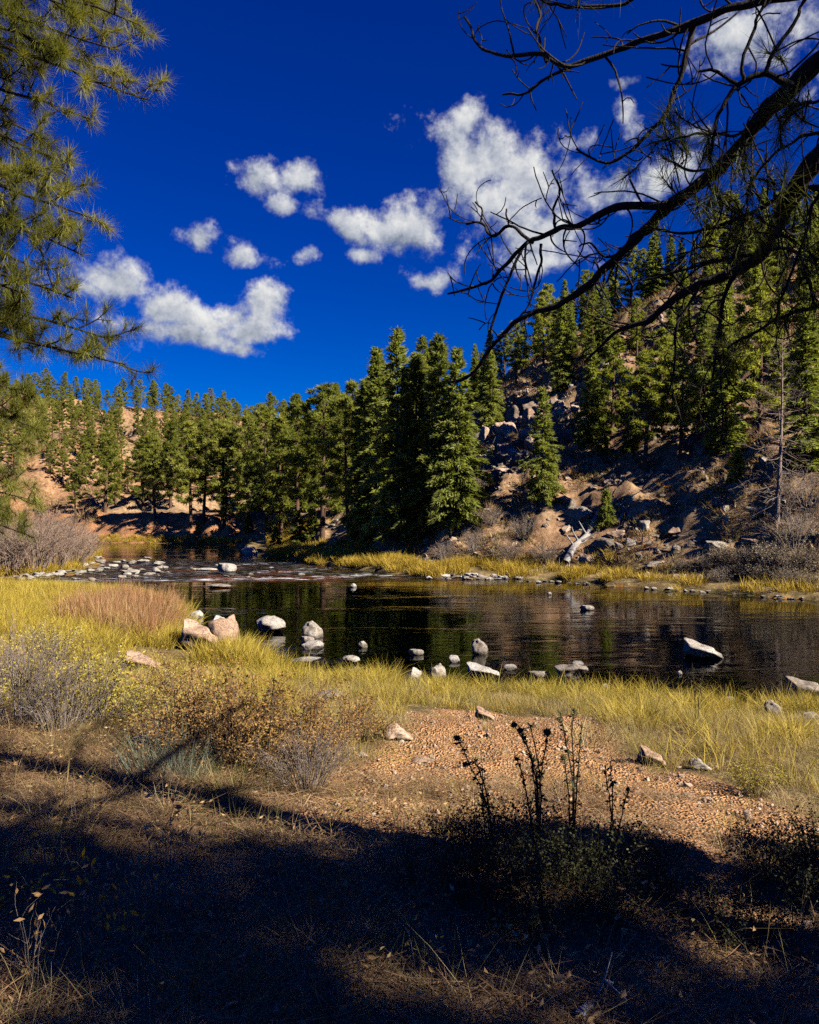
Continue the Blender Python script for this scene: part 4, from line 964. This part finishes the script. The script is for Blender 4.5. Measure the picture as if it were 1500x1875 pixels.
pts_scatter('marsh_grass', P2, rg2, .8, 1.3, YF, 'yellow marsh grass on the left bank behind the bushes', 'grass')
# paler straw grass between gravel and bank grass
ST = [src('blade_clump', *clump(s, 22, .40, .10, .005, .3, .22), GRASS_S) for s in (21, 22)]+[src('blade_clump', *clump(23, 22, .38, .11, .006, .5, .4), GRASS_Y)]
def straw_w(x, y, h, ins, dN, dB, dE, dF):
    g = gravel_mask(x, y); edge = (g < .5)
    right = (x > .8)*sstep(8.5, 4.0, dN)*sstep(2.0, 3.5, dN)
    left = (x < 1.0)*sstep(5.6, 6.6, shade_coord(x, y))*.35
    return sstep(-.5, .1, vnoise(x*1.8, y*1.8, 0, 6))*(~ins)*(dN < dF)*edge*np.maximum(right*sstep(5.2, 6.0, shade_coord(x, y)), left)*.8
P, rg = cover(26000, (-8, 9), (5, 16), straw_w, 113)
pts_scatter('straw_grass', P, rg, .4, .95, ST, 'pale dry straw grass between the gravel and the bank grass', 'grass')
P, rg = cover(16000, (-6, 7), (4.5, 11), lambda x, y, h, ins, dN, dB, dE, dF: gravel_mask(x, y)*.05*(1+2*sstep(.3, .7, fbm(x, y, 4, 2, 88))), 114)
pts_scatter('sparse_straw', P, rg, .2, .6, ST, 'sparse dry grass sprouting from the red gravel', 'grass')
# reed bed
RD = [src('blade_clump', *clump(s, 16, .95, .16, .016, .25, .15), REED) for s in (31, 32, 33)]+[src('blade_clump', *clump(34, 14, .8, .16, .014, .35, .2), GRASS_S)]
RP = [tuple(at(*p)[:2]) for p in ((105,1150),(150,1118),(240,1110),(325,1125),(335,1160),(270,1182),(200,1178))]
P, rg = cover(60000, (-17, -4), (18, 34), lambda x, y, h, ins, dN, dB, dE, dF: inside(x, y, RP)*.26, 115)
pts_scatter('reeds', P, rg, .45, 1.2, RD, 'rust-red reed bed in the yellow grass of the left bank', 'reeds')
# strips of grass on the far banks
FG = [src('blade_clump', *clump(s, 44, .55, .30, .028, .5), GRASS_FAR) for s in (41, 42, 43)]
def far_w(x, y, h, ins, dN, dB, dE, dF):
    px = CX+F*x/np.maximum(y, 1)
    wid = 1.6+2.0*sstep(.0, .6, fbm(x*.25, y*.25, 3, 3, 121)+.3)+2.2*sstep(820, 640, px)*sstep(500, 560, px)
    w = (dF < wid)*(dF < dN)*(dF > .15)*(px > 495)*sstep(-.45, .1, fbm(x*.8, y*.8, 5, 2, 126))*np.where(px > 960, .12+.7*sstep(.0, .4, fbm(x*.5, y*.5, 8, 3, 125)), 1)
    wb = (dB < 2.2+1.5*vnoise(x*.4, y*.4, 0, 122))*(dB > .8)*(px < 190)*(y < 66)
    we = (dE < 1.3)*(dE > .2)*.4
    return (~ins)*np.maximum(np.maximum(w*.9, wb*.8), we)
P, rg = cover(150000, (-44, 22), (28, 102), far_w, 116)
pts_scatter('far_bank_grass', P, rg, .6, 1.25, FG, 'golden grass fringing the far river bank', 'grass')
# dry tufts and litter of the far slope
HT = [src('blade_clump', *clump(s, 26, .34, .28, .03, .7, .9), GRASS_S) for s in (51,)]+[src('blade_clump', *clump(52, 30, .3, .28, .03, .7, .9), LEAF_BR)]+[src('blade_clump', *clump(53, 30, .40, .34, .03, .7, .9), LITTER)]
def hill_w(x, y, h, ins, dN, dB, dE, dF):
    px = CX+F*x/np.maximum(y, 1); return (~ins)*(dF < dN)*(dF > 2.2)*(h > .5)*(y < 85)*(px > 690)*sstep(-.3, .35, fbm(x*.35, y*.35, 6, 3, 123)+.25*sstep(9, 4, dF))*.24
P, rg = cover(90000, (-3, 45), (36, 85), hill_w, 117)
pts_scatter('hill_grass', P, rg, .5, 1.3, HT, 'dry bunch grass and debris on the far slope', 'grass', tilt=.3)
P, rg = cover(60000, (-60, -2), (96, 215), lambda x, y, h, ins, dN, dB, dE, dF: (~ins)*(dE > 2.5)*(h > 1.5)*sstep(.0, .5, fbm(x*.15, y*.15, 6, 3, 124))*.25, 118)
pts_scatter('hill_brush', P, rg, 1.0, 2.4, HT, 'dry brush on the hillside beyond the bend', 'grass', tilt=.3)

# litter of the shaded foreground
def litter_src(seed, n=46):
    rg = np.random.default_rng(seed); a = rg.uniform(0, 6.283, n); b = rg.normal(size=(n, 3))*np.array([.09, .09, .012])+np.array([0, 0, .012])
    d = norm(np.stack([np.cos(a), np.sin(a), rg.normal(size=n)*.22], 1)); return blades(b, d, rg.uniform(.07, .19, n), .0032, rg.uniform(-.2, .2, n), rg, 2)
def leaf_src(seed, n, L, W, up=.35, r=.12):
    rg = np.random.default_rng(seed); b = rg.normal(size=(n, 3))*np.array([r, r, .015])+np.array([0, 0, .02]); a = rg.uniform(0, 6.283, n)
    return leaves(b, norm(np.stack([np.cos(a), np.sin(a), rg.normal(size=n)*up], 1)), L*rg.uniform(.6, 1.2, n), W*rg.uniform(.6, 1.2, n), rg, .3)
NL = [src('needle_litter', *litter_src(s), LITTER) for s in (61, 62, 63)]
LL = [src('dry_leaves', *leaf_src(s, 14, .030, .014), LEAF_DRY) for s in (64, 65)]
DG = [src('blade_clump', *clump(s, 14, .30, .10, .003, .9, .9), GRASS_S) for s in (66, 67)]+[src('blade_clump', *clump(68, 18, .34, .10, .0035, .8, .8), GRASS_G)]
def shade_w(x, y, h, ins, dN, dB, dE, dF): return (~ins)*sstep(6.9, 6.0, shade_coord(x, y)+.5*vnoise(x*.9, y*.9, 0, 63))*(dN < dF)*(1-.75*gravel_mask(x, y))
P, rg = cover(46000, (-7.5, 6.5), (1.6, 12), lambda *a: shade_w(*a)*.62, 119)
P[:, 2] += .005; pts_scatter('needle_litter', P, rg, .7, 1.3, NL, 'carpet of fallen pine needles in the shade', 'litter', tilt=.15)
P, rg = cover(9000, (-6, 6), (1.6, 10), lambda *a: shade_w(*a)*(.18+.6*sstep(.0, .5, fbm(a[0]*.9, a[1]*.9, 7, 3, 131))), 120)
pts_scatter('fallen_leaves', P, rg, .7, 1.5, LL, 'dry fallen leaves strewn over the shaded ground', 'litter', tilt=.3)
P, rg = cover(9000, (-6, 6), (1.6, 11), lambda *a: shade_w(*a)*.5, 121)
pts_scatter('dead_grass', P, rg, .5, 1.2, DG, 'bent dead grass stems in the shaded foreground', 'grass', tilt=.3)
P, rg = cover(7000, (-1, 9), (6, 14), lambda x, y, h, ins, dN, dB, dE, dF: (~ins)*(dN < dF)*(gravel_mask(x, y) < .4)*.5*(x > .5), 131)
pts_scatter('dry_thatch', P, rg, .6, 1.2, DG+NL, 'flattened dry thatch under the straw grass', 'grass', tilt=.3)
PB = [obj('pebble', rock_mesh(i, ROCK_RED), link=False) for i in (2, 3, 4, 6)]
P, rg = cover(16000, (-3, 7), (3.6, 12), lambda x, y, *a: gravel_mask(x, y)*.55, 122)
scatter('gravel', P, rg.uniform(0, 6.28, len(P)), rg.lognormal(0, .55, len(P))*.011, PB, 'loose red granite gravel', 'gravel', tilt=.8)
P, rg = cover(9000, (-3, 7), (3.6, 12), lambda x, y, *a: gravel_mask(x, y)*.30, 123)
pts_scatter('gravel_litter', P, rg, .4, .9, NL+LL, 'needles and leaf bits on the red gravel', 'litter', tilt=.2)

P, rg = cover(40000, (-3, 45), (38, 85), lambda x, y, h, ins, dN, dB, dE, dF: (~ins)*(dF < dN)*(dF > 1.5)*(h > .4)*(.05+.30*sstep(.1, .6, fbm(x*.3, y*.3, 9, 3, 141))), 132)
PG = [obj('pebble', rock_mesh(i, m_), link=False) for i, m_ in ((8, ROCK_CRAG), (9, ROCK_GREY), (10, ROCK_RED), (3, ROCK_GREY))]
scatter('slope_rubble', P, rg.uniform(0, 6.28, len(P)), rg.lognormal(0, .5, len(P))*.13, PG, 'small rock rubble strewn over the far slope', 'rubble', tilt=.8)

# --- single plants
def shrub_variant(seed, h, spread, stems, sub, nleaf, leafL, leafW, leafmat, stemmat, r=.006, upright=.5, leaf_from=.3):
    rg = np.random.default_rng(seed); S = Geo(); Lf = Geo()
    for i in range(stems):
        a = rg.uniform(0, 6.283); q = spread*math.sqrt(rg.uniform(0, 1)); b = np.array([math.cos(a)*q*.3, math.sin(a)*q*.3, -.05])
        tip = np.array([math.cos(a)*q, math.sin(a)*q, h*rg.uniform(.6, 1.08)*(1-.35*(q/spread)**2)]); m = 6; s = np.linspace(0, 1, m)[:, None]
        P = b+(tip-b)*s+np.array([0, 0, upright*.15*h])*np.sin(s*3.14)+np.cumsum(rg.normal(size=(m, 3))*.02*h, 0)*s
        S.add(*tube(P, np.linspace(r, r*.35, m), 4))
        ends = [P]
        for k in range(sub):
            j = int(rg.integers(2, m)); d = norm((P[j]-P[j-1])/np.linalg.norm(P[j]-P[j-1])+rg.normal(size=3)*.55); l = h*rg.uniform(.12, .34); u = np.linspace(0, 1, 4)[:, None]
            Q = P[j]+d*l*u+rg.normal(size=(4, 3))*.02*h*u; S.add(*tube(Q, np.linspace(r*.5, r*.22, 4), 3)); ends.append(Q)
        if nleaf:
            E = np.concatenate([np.repeat(Q[1:] if Q is not P else Q[int(m*leaf_from):], 1, 0) for Q in ends]); n = nleaf
            c = E[rg.integers(0, len(E), n)]+rg.normal(size=(n, 3))*leafL*.8
            Lf.add(*leaves(c, norm(rg.normal(size=(n, 3))+np.array([0, 0, .25])), leafL*rg.uniform(.6, 1.2, n), leafW*rg.uniform(.6, 1.2, n), rg))
    return S.mesh('stems', stemmat, True), (Lf.mesh('foliage', leafmat) if nleaf else None)
SH = dict(
 russet=[shrub_variant(301, .75, .55, 46, 5, 80, .030, .016, LEAF_BR, STEM), shrub_variant(302, .65, .5, 42, 5, 80, .030, .016, LEAF_BR, STEM)],
 yellow=[shrub_variant(303, .70, .5, 36, 5, 50, .034, .018, LEAF_YG, STEM_GREY), shrub_variant(304, .55, .45, 34, 5, 50, .034, .018, LEAF_YG, STEM)],
 twiggy=[shrub_variant(305, .95, .6, 60, 7, 10, .026, .014, LEAF_BR, STEM_GREY, .006, .7)],
 willow=[shrub_variant(306, 1.9, .9, 70, 9, 4, .06, .02, LEAF_BR, WILLOW, .013, .8), shrub_variant(307, 1.6, 1.0, 70, 9, 4, .06, .02, LEAF_BR, WILLOW, .013, .8)],
 sage=[shrub_variant(308, .8, .8, 50, 5, 30, .09, .035, LEAF_PALE, STEM_GREY, .01), shrub_variant(309, .9, .7, 44, 6, 20, .08, .03, LEAF_PALE, STEM_GREY, .01)],
 snow=[shrub_variant(310, .50, .36, 26, 5, 44, .021, .016, LEAF_DK, STEM_DK, .003, .5), shrub_variant(311, .42, .34, 24, 5, 44, .023, .017, LEAF_DK, STEM_DK, .003, .5)],
 gold=[shrub_variant(312, .55, .20, 5, 3, 9, .040, .015, LEAF_YEL, STEM_GREY, .003, .6), shrub_variant(313, .50, .2, 5, 3, 9, .040, .014, LEAF_DRY, STEM_GREY, .003, .6)])
ORD = 'first second third fourth fifth sixth seventh eighth ninth tenth eleventh twelfth thirteenth fourteenth fifteenth sixteenth seventeenth eighteenth nineteenth twentieth'.split()
def rank(lst, i): return ORD[sorted(range(len(lst)), key=lambda j: lst[j][0]).index(i)]
def shrub(kind, v, px, pb, scale, label, name='shrub', group=None, rz=0.0, wide=1.0):
    p = at(px, pb); S, Lf = SH[kind][v]; e = empty(name, p, rz, (scale*wide, scale*wide, scale)); obj('stems', S, e)
    if Lf: obj('foliage', Lf, e)
    tag(e, label, 'shrub', group); return e
for i, a in enumerate([
 ('russet',0,430,1400,1.0,'largest russet bush in the middle of the near bank',1.3),('russet',1,500,1420,.85,'russet bush right of the largest one',1.2),('russet',1,350,1372,1.0,'russet-leaved bush left of the largest one',1.2),
 ('russet',0,565,1400,.8,'thin russet bush by the low grey rock',1.2),('russet',1,640,1365,.75,'low brown bush beside the gravel',1.2),('russet',0,300,1300,.8,'small russet bush below the pink boulder',1.2),
 ('yellow',0,160,1330,1.1,'yellow-leaved bush below the reed bed',1.2),('yellow',1,90,1300,1.1,'yellowish bush among grey twigs on the left',1.2),('yellow',0,300,1345,.8,'yellow-green bush in front of the russet ones',1.2),('yellow',1,220,1325,.9,'yellow-green bush beside the blue grass',1.1),
 ('twiggy',0,40,1330,.95,'grey twiggy bush at the left edge of the near bank',1.2),('twiggy',0,110,1342,.7,'grey twiggy bush second from the left edge',1.2),('twiggy',0,10,1290,1.0,'grey twiggy bush behind the edge one',1.2),('twiggy',0,560,1450,.55,'short twiggy bush at the edge of the shade',1.2),
 ('yellow',1,20,1220,1.0,'yellow bush in the grass at the left edge',1.4),('yellow',0,100,1210,.9,'yellow bush behind the grey twigs',1.4),
 ('yellow',1,1385,1460,.55,'small yellow-leaved bush on the gravel',1.0)]):
    shrub(*a[:6], rz=i*1.1, wide=a[6])
for i, (px, pb, s) in enumerate(WIL := [(20,1052,1.1),(60,1048,1.25),(100,1042,1.2),(135,1038,1.1),(5,1030,1.3),(45,1026,1.3),(85,1024,1.35),(125,1022,1.3),(150,1030,.9),(-20,1046,1.2)]):
    shrub('willow', i % 2, px, pb, s*1.25, 'leafless brown willow in the thicket on the gravel bar, %s from the left' % rank(WIL, i), 'willow', 'willows on the gravel bar', i*1.7, 1.2)
for i, (px, pb, s) in enumerate(SAG := [(1330,1030,1.0),(1370,1040,1.1),(1410,1032,1.2),(1450,1046,1.1),(1490,1040,1.2),(1290,1040,.8),(1390,1062,.9),(1440,1070,.9),(1350,1058,.8),(1250,1045,.7),(1480,1075,.8),(1320,1066,.7)]):
    shrub('sage', i % 2, px, pb, s*.95, 'pale dry shrub under the snag on the far bank, %s from the left' % rank(SAG, i), 'pale_shrub', 'pale shrubs on the far bank', i*1.3, 1.1)
for i, (px, pb, s) in enumerate(BRU := [(880,905,1.0),(900,960,.8),(960,985,.9),(870,1010,.9),(1000,1030,.8),(930,1030,.9),(820,1030,.9),(1480,925,1.2),(1455,1000,1.2)]):
    shrub('twiggy', 0, px, pb, s*1.4, 'bare brown brush clump low on the far slope, %s from the left' % rank(BRU, i), 'brush', 'bare brush on the far slope', i*1.9, 1.4)
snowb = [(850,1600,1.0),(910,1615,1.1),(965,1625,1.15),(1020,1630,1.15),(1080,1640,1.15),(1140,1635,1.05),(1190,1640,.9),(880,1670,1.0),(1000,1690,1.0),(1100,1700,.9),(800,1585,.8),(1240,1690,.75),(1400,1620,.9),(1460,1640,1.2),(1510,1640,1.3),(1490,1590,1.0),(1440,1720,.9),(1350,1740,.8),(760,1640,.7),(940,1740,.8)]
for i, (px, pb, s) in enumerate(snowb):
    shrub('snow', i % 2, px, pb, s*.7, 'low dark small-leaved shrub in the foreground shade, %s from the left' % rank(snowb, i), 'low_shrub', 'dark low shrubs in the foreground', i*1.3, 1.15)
for i, a in enumerate([('gold',0,120,1700,1.1,'golden-leaved stalk at the left of the foreground shade'),('gold',0,60,1690,1.0,'golden-leaved stalk nearest the left edge'),('gold',0,235,1800,1.05,'yellow-leaved stalk lit in the lower left'),('gold',1,300,1690,1.2,'pale dry-leaved stalk standing in the lit patch'),('gold',1,270,1710,.9,'pale dry-leaved stalk beside the taller one'),('gold',1,410,1690,.7,'short dry-leaved stalk right of the lit patch'),('gold',1,160,1780,.9,'brown-leaved stalk in the lower left'),('gold',0,150,1530,.8,'small golden plant at the shade edge'),('gold',1,300,1480,.8,'dry-leaved plant below the blue grass'),('gold',1,60,1840,.9,'dry-leaved stalk at the lower left corner'),('gold',0,770,1790,.5,'tiny yellow-leaved sprig in the dark foreground'),('gold',0,1450,1730,.6,'orange-leaved sprig in the dark right foreground')]):
    shrub(*a, name='leafy_stalk', rz=i*2.2)
def tuft_plant(name, px, pb, n, h, rad, w, mat, label, seed, bend=.5, lean=.6):
    p = at(px, pb); o = obj(name, mesh(name, *clump(seed, n, h, rad, w, bend, lean, 4), mat), loc=p); tag(o, label, 'grass tuft')
for i, a in enumerate([(290,1425,240,.50,.26,.006,GRASS_B,'blue-grey grass tuft at the edge of the shade',.4,.5),(335,1432,150,.40,.2,.005,GRASS_B,'smaller blue-grey tuft right of the larger one',.4,.5),(235,1292,140,.55,.25,.008,GRASS_B,'silvery grass tuft below the pink boulder',.3,.4),
 (425,1462,170,.34,.18,.005,GRASS_G,'green tuft at the shade edge with long blades',.7,.8),(390,1480,90,.25,.14,.004,GRASS_G,'small green tuft left of the long-bladed one',.7,.8),(510,1225,260,.62,.32,.010,GRASS_Y,'mounded yellow sedge tussock at the water edge',.6,.7),(700,1262,180,.5,.25,.009,GRASS_Y,'yellow tussock at the water behind the gravel',.6,.7),
 (590,1720,200,.30,.16,.003,GRASS_G,'fine green grass tuft in the dark foreground',.6,.9),(330,1850,220,.30,.18,.003,GRASS_G,'fine grass tuft at the bottom left of centre',.6,.9),(450,1840,160,.28,.16,.003,GRASS_G,'fine grass tuft at the bottom beside the stick',.6,.9),(680,1790,160,.28,.14,.003,GRASS_G,'sparse grass tuft in the dark middle foreground',.6,.9),(1130,1690,120,.2,.1,.003,GRASS_G,'short grass tuft among the dark shrubs',.6,.9),(640,1340,120,.34,.15,.006,GRASS_B,'pale tuft beside the gravel at the brown bush',.4,.6),(1080,1360,150,.38,.22,.006,GRASS_S,'straw tuft where gravel meets the grass',.4,.5)]):
    px, pb, n, h, rad, w, m_, lab, bd, ln = a; tuft_plant('grass_tuft', px, pb, n, h, rad, w, m_, lab, 400+i, bd, ln)
# dead flower stalks, black against the gravel
def dead_flower(px, pb, stems, label, seed):
    """stems: lists of pixels from the root up to the seed head"""
    p = at(px, pb); rg = np.random.default_rng(seed); e = empty('dead_flower', p); d0 = p[1]
    for pts, head in stems:
        P = np.array([ray(x, y, d0+rg.uniform(-.06, .06)) for x, y in pts])-p; P[0] = np.array([(pts[0][0]-px)/F*d0*.5, 0, -.04]); P = spline(P, 6); P[1:] += rg.normal(size=(len(P)-1, 3))*.002
        n = len(P); G = Geo(); G.add(*tube(P, np.linspace(.0055, .003, n), 5)); s = obj('stem', G.mesh('stem', STEM_DK, True), e)
        k = int(n*2.6); c = P[rg.integers(2, n, k)]; Q = Geo(); Q.add(*leaves(c, norm(rg.normal(size=(k, 3))), rg.uniform(.015, .05, k), rg.uniform(.008, .02, k), rg, .4)); obj('shrivelled_leaves', Q.mesh('shrivelled_leaves', LEAF_DK), s)
        if head:
            V, Fc = ICO3; V = V*np.array([.9, .9, .75])*head; a = np.arctan2(V[:, 1], V[:, 0]); V = V*(1+.10*np.sin(a*13)*np.abs(np.sin(V[:, 2]/head*9)))[:, None]
            K = Geo(); K.add(V+P[-1], Fc); m = 46; v = sphere_dirs(m, rg); K.add(*spikes(P[-1]+v*head*.7, norm(v+np.array([0, 0, -.1])), head*.75, head*.35, rg)); obj('seed_head', K.mesh('seed_head', LEAF_DK), e)
    tag(e, label, 'flower')
dead_flower(905,1560,[([(910,1560),(890,1470),(865,1410),(838,1352)],.020),([(905,1560),(892,1460),(872,1400),(850,1402)],.012),([(880,1560),(885,1480),(884,1410)],.008)],'leaning dead flower stalk with its seed head left of the others',1)
dead_flower(985,1570,[([(985,1570),(982,1470),(970,1380),(941,1328)],.019),([(985,1570),(984,1450),(968,1370),(952,1338)],.020),([(990,1570),(988,1460),(994,1400),(1002,1342)],.024),([(985,1570),(962,1440),(946,1390)],.014),([(980,1570),(985,1440),(976,1392)],.013),([(988,1570),(990,1440),(972,1330)],.010)],'tallest cluster of dead flower stalks with black seed heads',2)
dead_flower(1045,1570,[([(1045,1570),(1042,1470),(1034,1388)],.018),([(1048,1570),(1050,1450),(1035,1350),(1026,1305)],.009),([(1050,1570),(1052,1440),(1048,1340),(1052,1300)],.010),([(1050,1570),(1056,1450),(1060,1390),(1066,1330)],.008)],'dead stalk with many small heads right of the tallest cluster',3)
dead_flower(1118,1560,[([(1118,1560),(1118,1480),(1108,1410)],.005),([(1120,1560),(1122,1470),(1118,1395)],.005),([(1125,1560),(1140,1490),(1150,1445)],.014)],'thin dark dead stems right of the flower stalks',4)
dead_flower(485,1440,[([(485,1440),(490,1380),(502,1245)],.006)],'single tall dark spike standing before the russet bushes',5)
dead_flower(1275,1335,[([(1275,1330),(1272,1270),(1268,1215)],0),([(1278,1330),(1282,1270),(1290,1225)],0)],'tall bare stems rising from the bank grass',6)
log_between((1060,1872), (1095,1838), .022, 'stick', 'pale bleached stick on the ground at the bottom edge', WOOD_GREY, 2, 6)
log_between((500,1868), (520,1835), .018, 'stick', 'short pale stick at the bottom left of centre', WOOD_GREY, 1, 7)
